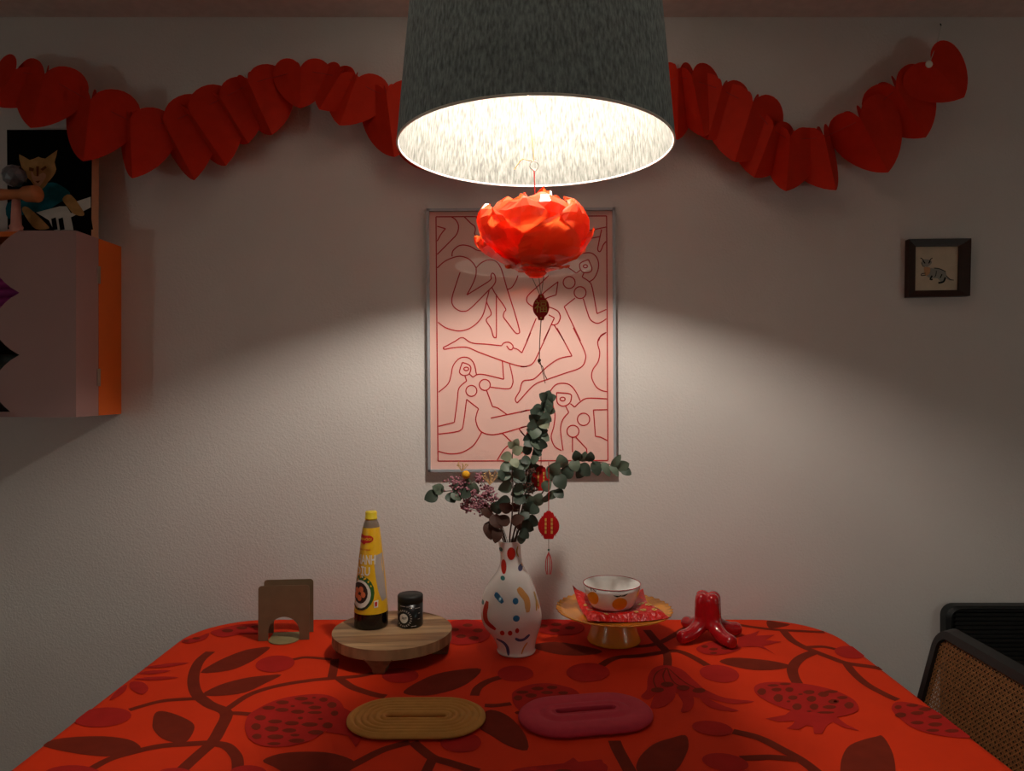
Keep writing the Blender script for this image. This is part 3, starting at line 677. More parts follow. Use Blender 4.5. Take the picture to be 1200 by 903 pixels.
g = G(); g.tube([ring_c+Vector((0,0,.0078)), Vector((LX,LD,BZ+.078))+Vector((-.023,0,0))], .0008, 6); g.tube(cat([ring_c+Vector((0,0,.0078)), ring_c+Vector((-.010,0,.009)), ring_c+Vector((-.022,-.003,.010)), ring_c+Vector((-.035,-.004,-.008))],5), .0008, 5); g.build('gold_string', M['thread_g'], fl)
for dx in (-.006, .003, .009):
    g = G(); g.tube([fc+Vector((dx*1.6,0,-.05)), P(634,348,LD)], .0006, 5); g.build('cord', M['thread_b'], fl)
mc = P(634,360,LD)
pts = []
for k in range(40):
    a = 2*PI*k/40; rx, rz = .0145, .0185
    x, z = rx*math.cos(a), rz*math.sin(a)
    if abs(x) < .0062: z = math.copysign(.0228, z)
    pts.append(mc+Vector((x, -.001, z)))
md = G().prism(pts, (0,.003,0)).build('medallion', M['medal'], fl)
def text_mesh(body, size, bold=False):
    cu = bpy.data.curves.new('txt', 'FONT'); cu.body = body; cu.size = size; cu.align_x = 'CENTER'; cu.align_y = 'CENTER'; cu.resolution_u = 2
    if bold: cu.offset = size*.02
    o = bpy.data.objects.new('txt', cu); COL.objects.link(o); bpy.context.view_layer.update()
    dg = bpy.context.evaluated_depsgraph_get(); e = o.evaluated_get(dg); me = e.to_mesh()
    v = [x.co.copy() for x in me.vertices]; f = [tuple(p.vertices) for p in me.polygons]
    e.to_mesh_clear(); bpy.data.objects.remove(o, do_unlink=True); bpy.data.curves.remove(cu)
    return v, f
v, f = text_mesh('\u798f', .024)
mesh('gold_character', [mc+Vector((p.x, -.0016, p.y)) for p in v], f, M['gold'], md)
for s in (1,-1):
    c = mc+Vector((0,-.0016,s*.019)); mesh('hole', [c+Vector((.0017*math.cos(2*PI*k/10),0,.0017*math.sin(2*PI*k/10))) for k in range(10)], [tuple(range(10))], M['gold'], md)
g = G(); g.tube(cat([mc+Vector((0,0,-.0225)), P(632.5,400,LD), P(632,420,LD), P(631,424,LD), P(636,430,LD), P(638,438,LD), P(641,444,LD)], 5), .0008, 6)
g.tube(cat([P(632,420,LD), P(634,428,LD-.002), P(636,436,LD-.002), P(639,449,LD-.002)], 5), .0007, 6)
g.build('lower_cord', M['thread_b'], fl)
bm = bmesh.new(); bmesh.ops.create_icosphere(bm, subdivisions=1, radius=.0035)
cc = P(632,422,LD); mesh('knot', [cc+x.co for x in bm.verts], [tuple(x.index for x in q_.verts) for q_ in bm.faces], M['thread_b'], fl); bm.free()

# ------------------------------------------------------------------ napkin holder
def frame2(o, yaw):
    R = Matrix.Rotation(yaw, 4, 'Z'); o = Vector(o)
    return lambda x,y,z: o+R @ Vector((x,y,z))
nh0 = Vector((-.557, 1.79, TZ+.0012)); W_ = frame2(nh0, .09)
nh = thing('napkin_holder', nh0, 'bronze sheet metal napkin holder with an arched cutout', 'napkin holder')
def panel_arch(y, name, h):
    hw = .0605; pts = []; R = .008; ar = .037; ac = .020
    for cx,cz,a0 in ((hw-R,h-R,0),(-hw+R,h-R,PI/2)):
        for k in range(6):
            a = a0+PI/2*k/5; pts.append((cx+R*math.cos(a), cz+R*math.sin(a)))
    pts.append((-hw, 0)); pts.append((-ar, 0)); pts.append((-ar, ac))
    for k in range(1, 20):
        a = PI-PI*k/20; pts.append((ar*math.cos(a), ac+ar*math.sin(a)))
    pts += [(ar, ac), (ar, 0), (hw, 0)]
    g = G(); g.prism([W_(x, y, z) for x,z in pts], W_(0,.0016,0)-W_(0,0,0)); return g.build(name, M['bronze'], nh)
panel_arch(-.028, 'front_panel', .133); panel_arch(.028, 'back_panel', .133)
pts = [(.0362*math.cos(PI+PI*k/16), -.024+.034*math.sin(PI+PI*k/16)) for k in range(17)]+[(.0362, .027), (-.0362, .027)]
g = G(); g.prism([W_(x, y, 0) for x,y in pts], (0,0,.0018)); g.build('base_plate', M['olive'], nh)

# ------------------------------------------------------------------ round wooden serving board
bc = Vector((-.2775, 1.685, TZ)); BR_ = .137; BH = .055; BT = .023
bd = thing('serving_board', bc, 'round footed wooden serving board carrying the sauce bottle and jar', 'serving board')
ang0 = .12; edges = [-BR_, -.085, -.038, .012, .058, .1, BR_]
for i in range(6):                         # glued strips across the round board
    y0, y1 = edges[i]+.0002, edges[i+1]-.0002; pts = []
    n = 14
    for k in range(n+1):
        y = y0+(y1-y0)*k/n; pts.append((math.sqrt(max(0,BR_**2-y*y)), y))
    for k in range(n+1):
        y = y1-(y1-y0)*k/n; pts.append((-math.sqrt(max(0,BR_**2-y*y)), y))
    ca, sa = math.cos(ang0), math.sin(ang0)
    g = G(); g.prism([bc+Vector((x*ca-y*sa, x*sa+y*ca, BH-BT)) for x,y in pts], (0,0,BT)); g.build('plank', M['board' if i % 2 else 'board2'], bd)
for a in (-1.64, -.02, 1.5, 3.1):
    rd = Vector((math.cos(a), math.sin(a), 0)); tn = Vector((-math.sin(a), math.cos(a), 0)); rr = []
    for z, wt, d0, d1 in ((BH-BT+.002,.036,.085,.134),(BH-BT-.008,.025,.088,.133),(.012,.016,.092,.131),(.0022,.014,.094,.129)):
        rr.append([bc+rd*p+tn*q_+Vector((0,0,z)) for p,q_ in ((d0,-wt),(d1,-wt*.9),(d1,wt*.9),(d0,wt))])
    G().loft(rr).build('foot', M['board_side'], bd)

# generic mapping of traced marks onto a turned surface
def turned(ctr, prof, wob=None):
    """prof: list (z, r, xoff).  returns f(x_world_offset, z, lift) -> point on the camera-facing side"""
    ctr = Vector(ctr); prof = sorted(prof)
    def rad(z):
        if z <= prof[0][0]: return prof[0][1], prof[0][2]
        for (z0,r0,o0),(z1,r1,o1) in zip(prof, prof[1:]):
            if z <= z1: t = (z-z0)/(z1-z0+1e-9); return r0+(r1-r0)*t, o0+(o1-o0)*t
        return prof[-1][1], prof[-1][2]
    def f(x, z, lift=.0005):
        r, o = rad(z); s = max(-.985, min(.985, (x-o)/r))
        if wob: r *= wob(math.atan2(-math.sqrt(1-s*s), s), z)
        r += lift
        return ctr+Vector((o+r*s, -r*math.sqrt(1-s*s), z))
    return f
def patch(name, fn, pts, m, par, lift=.0005, sm=3, rings=4):
    if sm: pts = [(p[0],p[1]) for p in cat([tuple(p)+(0,) for p in pts], sm, True)]
    n = len(pts); cx = sum(p[0] for p in pts)/n; cy = sum(p[1] for p in pts)/n
    vs = [fn(cx, cy, lift)]; fs = []
    for r in range(1, rings+1):
        for x,y in pts: vs.append(fn(cx+(x-cx)*r/rings, cy+(y-cy)*r/rings, lift))
    for k in range(n): fs.append((0, 1+k, 1+(k+1) % n))
    for r in range(rings-1):
        b = 1+r*n
        for k in range(n): fs.append((b+k, b+n+k, b+n+(k+1) % n, b+(k+1) % n))
    return mesh(name, vs, fs, m, par, True)
def stroke(name, fn, pts, wd, m, par, lift=.0005):
    v = cat([tuple(p)+(0,) for p in pts], 6); vs = []; n = len(v); K_ = 4
    for i,p in enumerate(v):
        t = v[min(i+1,n-1)]-v[max(i-1,0)]; t.normalize(); s = Vector((-t.y, t.x, 0))
        e = min(1, .55+min(i, n-1-i)/3*.45); w2 = wd*e
        for j in range(K_+1): q_ = p+s*w2*(j/K_-.5); vs.append(fn(q_.x, q_.y, lift))
    fs = [(i*(K_+1)+j, i*(K_+1)+j+1, (i+1)*(K_+1)+j+1, (i+1)*(K_+1)+j) for i in range(n-1) for j in range(K_)]
    return mesh(name, vs, fs, m, par, True)
def label_text(name, fn, body, size, cx, cz, m, par, lift=.0009, sx=1, bold=True):
    v, f = text_mesh(body, size, bold)
    return mesh(name, [fn(cx+p.x*sx, cz+p.y, lift) for p in v], f, m, par)

# ------------------------------------------------------------------ sauce bottle
b0 = Vector((-.332, 1.71, TZ+BH+.0006)); BD = 1.71
bt = thing('sauce_bottle', b0, 'tall tapered soy sauce bottle with yellow label and yellow cap', 'bottle')
sb = 1/6.017*BD/F
PB = [(0,.0375),(.002,.0393),(.006,.0395),(.036,.0395),(.06,.0372),(.1,.0345),(.14,.0302),(.172,.0268),(.21,.0225),(.232,.0196)]
BPR = [(z, r, 0) for z,r in PB]
bf = turned(b0, BPR)
g = G(); g.lathe([(0.0001,0)]+[(r,z) for z,r in PB if z <= .036], b0, 36); g.build('body', M['soy'], bt, True)
g = G(); g.lathe([(r+.0002,z) for z,r in PB if .036 <= z <= .1]+[(r+.0002,z) for z,r in PB if z > .1 and z <= .232], b0, 36); lb = g.build('label', M['yellow'], bt, True)
g = G(); g.lathe([(.0197,.231),(.0175,.240),(.0145,.247),(.0125,.252)], b0, 28); g.build('neck', M['clear'], bt, True)
g = G(); g.lathe([(.0138,.249),(.0148,.251),(.0148,.2535),(.0137,.2545),(.0137,.266),(.0125,.2685),(.0,.2688)], b0, 28, capb=True); g.build('cap', M['yellow2'], bt, True)
bx_ = lambda x, y: ((x-184)*sb, (850-y)/825*.268)
def bpts(l): return [bx_(*p) for p in l]
gl, gr = bpts([(214,332),(222,400),(232,480),(250,580),(272,655)]), bpts([(268,318),(272,400),(278,480),(287,580),(294,645)])
gl, gr = cat([p+(0,) for p in gl], 4), cat([p+(0,) for p in gr], 4); vv = []
for a, b in zip(gl, gr):
    for q_ in range(5): c = a.lerp(b, q_/4); vv.append(bf(c.x, c.y, .0006))
mesh('grey_window', vv, [(r*5+q_, r*5+q_+1, r*5+q_+6, r*5+q_+5) for r in range(len(gl)-1) for q_ in range(4)], M['lgrey'], lb, True)
em = patch('emblem', bf, bpts([(116,205),(118,180),(150,188),(190,188),(210,205),(208,222),(190,236),(160,240),(150,250),(125,240),(114,240)]), M['lred'], lb, .0008)
label_text('emblem_lettering', bf, 'MAGGI', .0085, *bx_(160,214), M['yellow'], em, .0013)
label_text('label_lettering', bf, 'N\u01af\u1edaC T\u01af\u01a0NG', .0045, *bx_(148,288), M['lred'], lb, .0008)
label_text('label_lettering', bf, 'THANH', .0300, *bx_(150,360), M['lwhite'], lb, .0009, .50)
label_text('label_lettering', bf, 'D\u1ecaU', .0270, *bx_(140,440), M['lwhite'], lb, .0009, .72)
patch('printed_leaves', bf, bpts(circ(128,590,98,122)[:-1]), M['lgreen'], lb, .0006, 0)
patch('printed_bowl', bf, bpts(circ(125,598,78,98)[:-1]), M['lwhite'], lb, .0009, 0)
patch('printed_broth', bf, bpts(circ(124,590,58,74)[:-1]), M['ldark'], lb, .0012, 0)
for x,y in ((105,575),(135,565),(150,600),(122,625),(100,610)): patch('printed_prawn', bf, bpts(circ(x,y,17,22,10)[:-1]), M['lorange'], lb, .0015, 0, 2)
stroke('printed_band', bf, bpts([(75,680),(110,705),(160,695),(195,650)]), .0035, M['ldark'], lb, .0013)
patch('printed_seal', bf, bpts([(222,645),(250,640),(248,690),(225,692)]), M['lwhite'], lb, .0009, 0)
patch('printed_seal', bf, bpts([(228,653),(243,650),(242,682),(230,684)]), M['lred'], lb, .0012, 0)

# ------------------------------------------------------------------ black jar
j0 = Vector((-.240, 1.712, TZ+BH+.0006)); jr = thing('spice_jar', j0, 'small black jar with a round white emblem on the wooden board', 'jar')
G().lathe([(0.0001,0),(.028,0),(.0297,.003),(.0297,.055)], j0, 32, capt=True).build('body', M['jar'], jr, True)
G().lathe([(.0300,.0555),(.0300,.070),(.0285,.0725),(.0001,.0726)], j0, 32, capb=True).build('lid', M['jarlid'], jr, True)
jf = turned(j0, [(0,.0297,0),(.0726,.0297,0)]); sj = 1/13.9*1.712/F
jx = lambda x,y: ((x-430)*sj, (752-y)/(752-228)*.0726)
eb = patch('emblem', jf, [jx(*p) for p in circ(352,582,70,80)[:-1]], M['lwhite'], jr, .0004, 0)
stroke('emblem_mark', jf, [jx(*p) for p in [(320,570),(335,560),(335,585),(318,592)]], .0012, M['jar'], eb, .0008)
stroke('emblem_mark', jf, [jx(*p) for p in [(352,560),(350,590),(365,590),(365,570),(350,575)]], .0012, M['jar'], eb, .0008)
stroke('emblem_mark', jf, [jx(*p) for p in [(376,562),(395,562),(385,592)]], .0012, M['jar'], eb, .0008)
for k in range(22):
    a = 2*PI*k/22; c = (352+118*math.cos(a), 582+130*math.sin(a))
    if c[0] < 245: continue
    patch('ring_letter', jf, [jx(c[0]+u*math.cos(a)-v*math.sin(a), c[1]+u*math.sin(a)+v*math.cos(a)) for u,v in ((-15,-8),(15,-8),(15,8),(-15,8))], M['lgrey'], jr, .0004, 0, 1)
for x0,x1,y in ((290,375,382),(390,470,384),(440,480,408),(530,600,418),(575,600,508),(570,600,604),(470,550,712)):
    patch('printed_line', jf, [jx(x0,y-5),jx(x1,y-5),jx(x1,y+6),jx(x0,y+6)], M['lgrey'], jr, .0004, 0, 2)

# ------------------------------------------------------------------ ceramic vase with painted dabs
v0 = Vector((0.0, 1.69, TZ+.0022)); ks = 1/5.64*1.69/F
VP = [(78,77,266),(95,75,268),(140,72,272),(200,71,278),(240,78,280),(270,92,282),(300,112,284),(350,141,277),(400,166,275),(450,182,275),(500,194,276),(560,199,279),(620,188,283),(660,170,290),(700,150,300),(750,131,309),(785,124,312),(798,128,312),(808,124,312)]
prof = [((808-y)/730*.2575, hw*ks, (cx-284)*ks) for y,hw,cx in VP]
vs_ = thing('ceramic_vase', v0, 'glossy white ceramic vase with colourful painted dabs holding dried stems', 'vase')
pr = sorted(prof)
# dense smooth profile
pz = cat([(r, z, o) for z,r,o in pr], 3)
wob = lambda a, z: 1+(.028*math.sin(3*a+34*z+.6)+.016*math.sin(5*a-50*z))*max(0, min(1, z/.05))*max(0, min(1,(.19-z)/.05))
g = G(); g.lathe([(p.x, p.y) for p in pz], v0, 64, off=[p.z for p in pz], wob=wob, capb=True)
inn = [(p.x-.004, p.y, p.z) for p in reversed(pz) if p.y > .13]
g.lathe([(pz[-1].x, pz[-1].y)]+[(a, b) for a,b,c in inn], v0, 48, off=[pz[-1].z]+[c for a,b,c in inn])
g.build('body', M['ceramic'], vs_, True)
vf = turned(v0, [(p.y, p.x, p.z) for p in pz], wob)
vx = lambda x,y: ((x-284)*ks, (808-y)/730*.2575)
def dab(pts, wd, m): stroke('painted_dab', vf, [vx(*p) for p in pts], wd*ks, M[m], vs_, .0006)
def dot(x, y, rx, ry, m): patch('painted_dab', vf, [vx(*p) for p in circ(x,y,rx,ry,14)[:-1]], M[m], vs_, .0006, 0)
dot(279,150,27,42,'d_red'); dot(231,235,18,45,'d_red'); dot(212,128,12,14,'d_teal'); dot(225,302,15,13,'d_teal'); dot(338,245,16,20,'d_navy')
dab([(322,105),(314,140),(325,175)], 8, 'd_yellow')
dab([(172,395),(195,408),(225,440)], 34, 'd_blue'); dot(306,428,18,20,'d_blue'); dot(311,532,21,20,'d_blue')
dab([(322,355),(350,390),(375,430),(380,500)], 36, 'd_orange'); dab([(430,400),(445,450),(440,510)], 14, 'd_yellow')
dab([(125,450),(115,520),(128,575),(180,615)], 28, 'd_red')
dot(222,632,15,18,'d_red'); dot(272,629,15,18,'d_red'); dot(317,613,13,18,'d_red')
dab([(305,668),(330,685),(365,683),(398,655)], 20, 'd_navy'); dab([(185,690),(230,705),(255,740),(262,795)], 20, 'd_navy')
dab([(385,710),(360,745),(345,785)], 10, 'd_orange'); dab([(345,220),(352,240)], 8, 'd_orange'); dot(460,480,10,30,'d_orange'); dot(95,470,8,14,'d_teal')

# ------------------------------------------------------------------ dried bouquet
VD = 1.69
def leaf_mesh(name, m, round_=1.0):
    vs = []; fs = []; n = 9
    for i in range(n+1):
        t = i/n; wd = .5*round_*math.sin(PI*t**.85)**.65*(1-.15*t) if 0 < t < 1 else 0.0
        for j in (-1,-.5,0,.5,1): vs.append((j*wd, t, .10*(j*j)*wd + .10*math.sin(PI*t)))
    for i in range(n):
        for j in range(4): fs.append((i*5+j, i*5+j+1, (i+1)*5+j+1, (i+1)*5+j))
    me = bpy.data.meshes.new(name); me.from_pydata(vs, [], fs); me.update()
    me.polygons.foreach_set('use_smooth', [True]*len(me.polygons)); me.materials.append(m); return me
LM = {'m': leaf_mesh('leaf', M['leafm'], .95), 'd': leaf_mesh('leaf', M['leafd'], .95), 'p': leaf_mesh('leaf', M['leafp'], .9), 'b': leaf_mesh('leaf', M['leafb'], .8), 'n': leaf_mesh('leaf', M['leafm'], .55)}
def put_leaf(par, base, tipdir, size, kind, face=None):
    y = Vector(tipdir).normalized(); f = Vector(face or (random.uniform(-.6,.6), -1, random.uniform(-.4,.6)))
    z = (f-y*f.dot(y)).normalized(); x = y.cross(z)
    Mx = Matrix((x, y, z)).transposed().to_4x4(); Mx = Matrix.Translation(base) @ Mx @ Matrix.Scale(size, 4)
    inst('leaf', LM[kind], Mx, par)
mouth = v0+Vector((prof[0][2], 0, .2575))
def stem_thing(name, pix, label, cat_, r0=.0022, dep=None):
    n = len(pix); pts = []
    for i,p in enumerate(pix):
        d = VD+(dep[i] if dep else 0); pts.append(P(p[0], p[1], d))
    inside = v0+Vector((random.uniform(-.008,.008), random.uniform(-.008,.008), .10))
    t = thing(name, inside, label, cat_, {'eucalyptus_stem': 'eucalyptus stems in the vase', 'statice_sprig': 'statice sprigs in the vase', 'dried_grass_tuft': 'dried grass tufts in the vase'}.get(name))
    pp = cat([inside]+pts, 6)
    g = G(); g.tube(pp, [r0*(1-.6*i/len(pp)) for i in range(len(pp))], 6); g.build('stem', M['stem'], t, True)
    return t, pp
px2 = VD/F
# tall upright stem with overlapping round leaves
t1, p1 = stem_thing('eucalyptus_stem', [(599,640),(612,595),(621,550),(629,508),(636,480),(641,463)], 'tallest upright eucalyptus stem with dense dark round leaves', 'eucalyptus', dep=[0,0,-.01,-.02,-.02,-.02])
for x,y,dx,dy,s,k in [(641,473,2,-11,17,'d'),(636,481,8,-8,18,'d'),(634,488,-8,-5,17,'d'),(634,486,10,6,15,'d'),(632,496,-10,2,17,'d'),(630,500,9,-6,17,'m'),(630,500,-4,9,16,'m'),(629,508,9,5,17,'m'),(628,510,-9,3,17,'d'),(628,517,-11,3,16,'d'),(628,517,10,4,15,'d'),(626,512,3,8,16,'m'),(624,527,-10,-1,14,'d'),(624,529,6,2,13,'d'),(641,468,-7,-5,14,'d'),(642,469,6,-3,13,'d'),(637,478,-9,3,16,'d'),(638,477,9,4,14,'m'),(632,492,-10,-5,15,'d'),(633,493,9,8,14,'p'),(630,505,-11,-2,15,'m'),(630,506,10,-2,14,'d'),(628,520,3,10,14,'d'),(622,538,-10,2,13,'d'),(622,540,9,-4,12,'m')]:
    d = VD-.02-random.uniform(0,.012); put_leaf(t1, P(x,y,d), (dx,-random.uniform(2,6),-dy), s*px2, k)
# arching right stem
t2, p2 = stem_thing('eucalyptus_stem', [(601,640),(624,596),(648,560),(672,541),(700,541),(722,546),(736,549)], 'long eucalyptus stem arching out to the right', 'eucalyptus', dep=[0,-.01,-.02,-.03,-.03,-.03,-.03])
for x,y,dx,dy,s,k in [(637,575,8,-12,15,'m'),(648,562,-6,-14,17,'m'),(648,560,12,4,14,'d'),(645,556,8,-14,18,'m'),(652,556,8,14,19,'d'),(660,548,-4,-14,17,'m'),(672,538,3,14,15,'m'),(662,560,8,-16,18,'d'),(678,540,-4,-13,14,'d'),(680,543,8,10,18,'d'),(682,541,4,-12,13,'m'),(690,541,2,-13,13,'d'),(695,540,5,15,18,'d'),(692,540,-2,-8,9,'n'),(706,541,7,15,19,'n'),(715,545,10,14,16,'n'),(717,547,8,-12,18,'n'),(722,548,14,-5,16,'m'),(728,550,8,4,13,'d'),(683,547,-5,9,15,'d'),(650,574,7,6,14,'d')]:
    d = VD-.028-random.uniform(0,.012); put_leaf(t2, P(x,y,d), (dx,-random.uniform(1,5),-dy), s*px2, k)
t3, p3 = stem_thing('eucalyptus_stem', [(594,640),(580,606),(562,583),(545,576),(525,575),(508,579)], 'eucalyptus stem bending low to the left with pointed leaves', 'eucalyptus', dep=[0,-.01,-.02,-.03,-.03,-.03])
for x,y,dx,dy,s,k in [(513,578,-14,6,17,'d'),(520,576,-10,-5,15,'m'),(524,578,8,8,15,'d'),(530,575,8,9,15,'m'),(530,574,10,-6,15,'m'),(540,576,9,3,14,'d'),(545,577,4,-16,18,'m'),(555,580,1,-14,16,'m'),(515,577,-6,-6,12,'n'),(566,590,6,12,19,'b'),(575,604,10,10,20,'b'),(573,610,2,16,22,'b'),(583,618,-2,13,18,'b'),(578,600,7,-9,17,'d')]:
    d = VD-.028-random.uniform(0,.012); put_leaf(t3, P(x,y,d), (dx,-random.uniform(1,5),-dy), s*px2, k)
t4, p4 = stem_thing('eucalyptus_stem', [(603,640),(612,612),(624,594),(640,582),(650,577)], 'short eucalyptus stem leaning right just above the vase mouth', 'eucalyptus', dep=[0,-.02,-.03,-.03,-.03])
for x,y,dx,dy,s,k in [(640,583,14,-8,19,'n'),(634,588,10,-10,18,'n'),(626,592,6,-12,17,'m'),(626,594,-3,-10,15,'m'),(620,600,-6,4,14,'d'),(618,606,10,6,16,'d'),(612,612,12,8,16,'d'),(630,592,-6,6,14,'d'),(616,600,8,-12,16,'d'),(606,632,8,-2,12,'d'),(610,620,10,10,14,'d')]:
    d = VD-.03-random.uniform(0,.012); put_leaf(t4, P(x,y,d), (dx,-random.uniform(1,5),-dy), s*px2, k)
t5, p5 = stem_thing('eucalyptus_stem', [(597,640),(600,605),(601,570),(600,545),(601,528),(604,518)], 'eucalyptus stem with pale tip leaves standing over the vase middle', 'eucalyptus', dep=[0,-.02,-.03,-.03,-.03,-.03])
for x,y,dx,dy,s,k in [(604,523,3,-9,11,'p'),(603,524,-6,-5,11,'p'),(601,531,9,-6,14,'p'),(600,533,-9,2,14,'p'),(600,537,5,8,13,'p'),(600,545,-10,3,15,'m'),(600,549,12,-2,15,'m'),(598,553,-12,6,17,'m'),(602,556,12,6,17,'d'),(600,560,-12,-3,16,'m'),(602,560,11,-8,16,'d'),(600,566,-14,6,18,'m'),(601,573,11,0,17,'m'),(598,585,-12,4,19,'d'),(602,582,12,4,16,'d'),(600,598,-10,-6,18,'b'),(599,612,9,-4,18,'b'),(598,612,-12,-4,18,'b'),(594,560,-10,-8,14,'d'),(610,548,8,-6,14,'m')]:
    d = VD-.03-random.uniform(0,.014); put_leaf(t5, P(x,y,d), (dx,-random.uniform(1,5),-dy), s*px2, k)
t6, p6 = stem_thing('eucalyptus_stem', [(600,640),(608,600),(613,572),(617,552),(620,542)], 'dark leafed eucalyptus stem between the upright and arching stems', 'eucalyptus', dep=[.01,.01,.0,-.01,-.01])
for x,y,dx,dy,s,k in [(618,548,-8,-8,14,'d'),(618,550,9,-3,15,'d'),(616,558,-9,4,15,'d'),(616,560,11,2,15,'d'),(613,568,12,6,16,'d'),(612,575,-10,3,15,'d'),(611,584,11,3,16,'d'),(609,592,-9,3,15,'b'),(608,602,10,5,16,'d'),(605,618,9,-3,15,'b')]:
    d = VD-.0-random.uniform(0,.014); put_leaf(t6, P(x,y,d), (dx,-random.uniform(1,5),-dy), s*px2, k)
# statice clusters: tiny florets
def floret_cluster(par, c, rad, n, m, sz, name):
    g = G(); bm = bmesh.new(); bmesh.ops.create_icosphere(bm, subdivisions=1, radius=1)
    bv = [v.co.copy() for v in bm.verts]; bf_ = [tuple(v.index for v in f.verts) for f in bm.faces]; bm.free()
    for i in range(n):
        o = Vector((random.gauss(0,1), random.gauss(0,.7), random.gauss(0,1)))*rad*.55; s = sz*random.uniform(.6,1.25)
        g.add([c+o+b*s for b in bv], bf_)
    o = g.build(name, m, par); setp(o, kind='stuff'); return o
for pix, lab, spots in (([(592,640),(575,610),(555,580),(540,562)], 'mauve statice sprig beside the yellow ball flower', [(533,564,9),(542,567,9),(536,571,7),(546,574,6)]),
                        ([(593,640),(578,612),(560,592),(549,587)], 'mauve statice sprig drooping lowest on the left', [(546,584,7),(555,589,8),(548,592,6),(562,592,7),(545,594,4)]),
                        ([(594,640),(584,608),(572,580),(566,562)], 'mauve statice sprig rising under the golden tuft', [(562,588,9),(568,580,7),(560,560,5),(572,575,7),(578,585,7),(556,577,6)])):
    t, pp = stem_thing('statice_sprig', pix, lab, 'dried flower', .0012, [0,-.02,-.03,-.035])
    for x,y,r in spots: floret_cluster(t, P(x,y,VD-.033), r*px2, 42, M['statice'], .0029, 'floret_cluster')
    for x,y,r in spots:
        q_ = P(x,y,VD-.033); k = min(pp, key=lambda v: (v-(q_+Vector((.02,0,-.05)))).length); G().tube([k, (k+q_)/2+Vector((.003,0,0)), q_], .0006, 5).build('twig', M['stem'], t)
t, pp = stem_thing('statice_sprig', [(603,640),(610,605),(618,582),(622,572)], 'dark mauve statice sprig tucked right of the vase middle', 'dried flower', .0012, [0,-.02,-.03,-.035])
for x,y,r in ((622,552,7),(612,563,8),(617,574,8),(624,572,6),(600,596,7)): floret_cluster(t, P(x,y,VD-.04), r*px2, 22, M['leafb'], .0026, 'floret_cluster')
t, pp = stem_thing('billy_button', [(594,640),(578,606),(558,575),(545,559)], 'single yellow ball flower on a thin stem', 'dried flower', .001, [0,-.02,-.035,-.04])
bm = bmesh.new(); bmesh.ops.create_icosphere(bm, subdivisions=3, radius=.0095); c = P(546,556,VD-.042)
mesh('flower_head', [c+v.co*(1+.06*math.sin(900*v.co.x)*math.sin(900*v.co.z)) for v in bm.verts], [tuple(v.index for v in f.verts) for f in bm.faces], M['billy'], t, True); bm.free()
def tuft(pix, end, lab, spread, n, L):
    t, pp = stem_thing('dried_grass_tuft', pix, lab, 'dried flower', .001, [0,-.02,-.035])
    c = P(*end, VD-.036)
    for i in range(n):
        a = PI/2+(.5 if end[0] > 560 else 0)*0+random.uniform(-spread,spread); l = L*random.uniform(.6,1)
        e = c+Vector((math.cos(a)*l, random.uniform(-.006,.006), math.sin(a)*l)); 
        g = G(); g.tube([c, c.lerp(e,.5)+Vector((.001,0,0)), e], .0006, 5); 
        bm = bmesh.new(); bmesh.ops.create_icosphere(bm, subdivisions=1, radius=.0020); g.add([e+v.co for v in bm.verts], [tuple(v.index for v in f.verts) for f in bm.faces]); bm.free()
        g.build('grass_blade', M['fluff'], t)
tuft([(596,640),(580,595),(574,570)], (574,568), 'golden dried grass tuft in the middle of the bouquet', .8, 16, .034)
tuft([(592,640),(562,585),(542,553)], (541,552), 'golden dried grass tuft above the yellow ball flower', .8, 12, .022)

# ------------------------------------------------------------------ red lantern charms hanging from the bouquet
def charm(cx, cy, d, ytop, s, tassel, lab, ribs):
    c = P(cx, cy, d); k = d/F*s
    t = thing('lantern_charm', P(cx, ytop, d), lab, 'charm', 'red lantern charms')
    pts = []
    for i in range(44):
        a = 2*PI*i/44; x, z = 12.5*math.cos(a), 13.2*math.sin(a)
        x *= 1-.0*abs(z)
        if abs(x) < 5.5: z = math.copysign(15.4, z)
        if abs(x) < 2.5 and z > 0: z = 17.5
        pts.append(c+Vector((x*k, 0, z*k)))
    b = G().prism(pts, (0, .004, 0)).build('lantern', M['charm'], t)
    for dx in (-3.6, 3.6):
        for q_ in range(4):
            zc = (7.2-4.8*q_)*k
            G().box(tuple(c+Vector(((dx-1.1)*k, -.0008, zc-1.8*k))), tuple(c+Vector(((dx+1.1)*k, .0, zc+1.8*k)))).build('gold_mark', M['gold'], b)
    for dx in ribs: G().box(tuple(c+Vector(((dx-.4)*k, -.0006, -12*k))), tuple(c+Vector(((dx+.4)*k, .0, 12*k)))).build('rib', M['charm_dk'], b)
    G().tube([P(cx, ytop, d), c+Vector((0,.001,17*k))], .0009, 6).build('string', M['thread'], t)
    if tassel:
        G().tube([c+Vector((0,.001,-15*k)), c+Vector((0,.001,-31*k))], .0006, 6).build('lower_string', M['thread_b'], t)
        bm = bmesh.new(); bmesh.ops.create_icosphere(bm, subdivisions=2, radius=.0026); q_ = c+Vector((0,.001,-28*k)); mesh('bead', [q_+v.co for v in bm.verts], [tuple(v.index for v in f.verts) for f in bm.faces], M['bead'], t, True); bm.free()
        for sg in (-1, -.45, .45, 1):
            q0 = c+Vector((0,.001,-31*k)); G().tube(cat([q0, q0+Vector((sg*3*k,0,-8*k)), q0+Vector((sg*3.6*k,0,-18*k)), q0+Vector((sg*2.2*k,0,-26*k))],5), .0010, 6).build('tassel_strand', M['tassel'], t)
    return t
charm(643, 616, VD-.045, 541, 1.0, True, 'red lantern charm with pink tassel hanging lowest beside the vase', (-8,8,0))
charm(634, 561, VD-.012, 526, .9, False, 'red lantern charm half hidden behind the eucalyptus leaves', (-8,8,0))
t = LOC  # keep

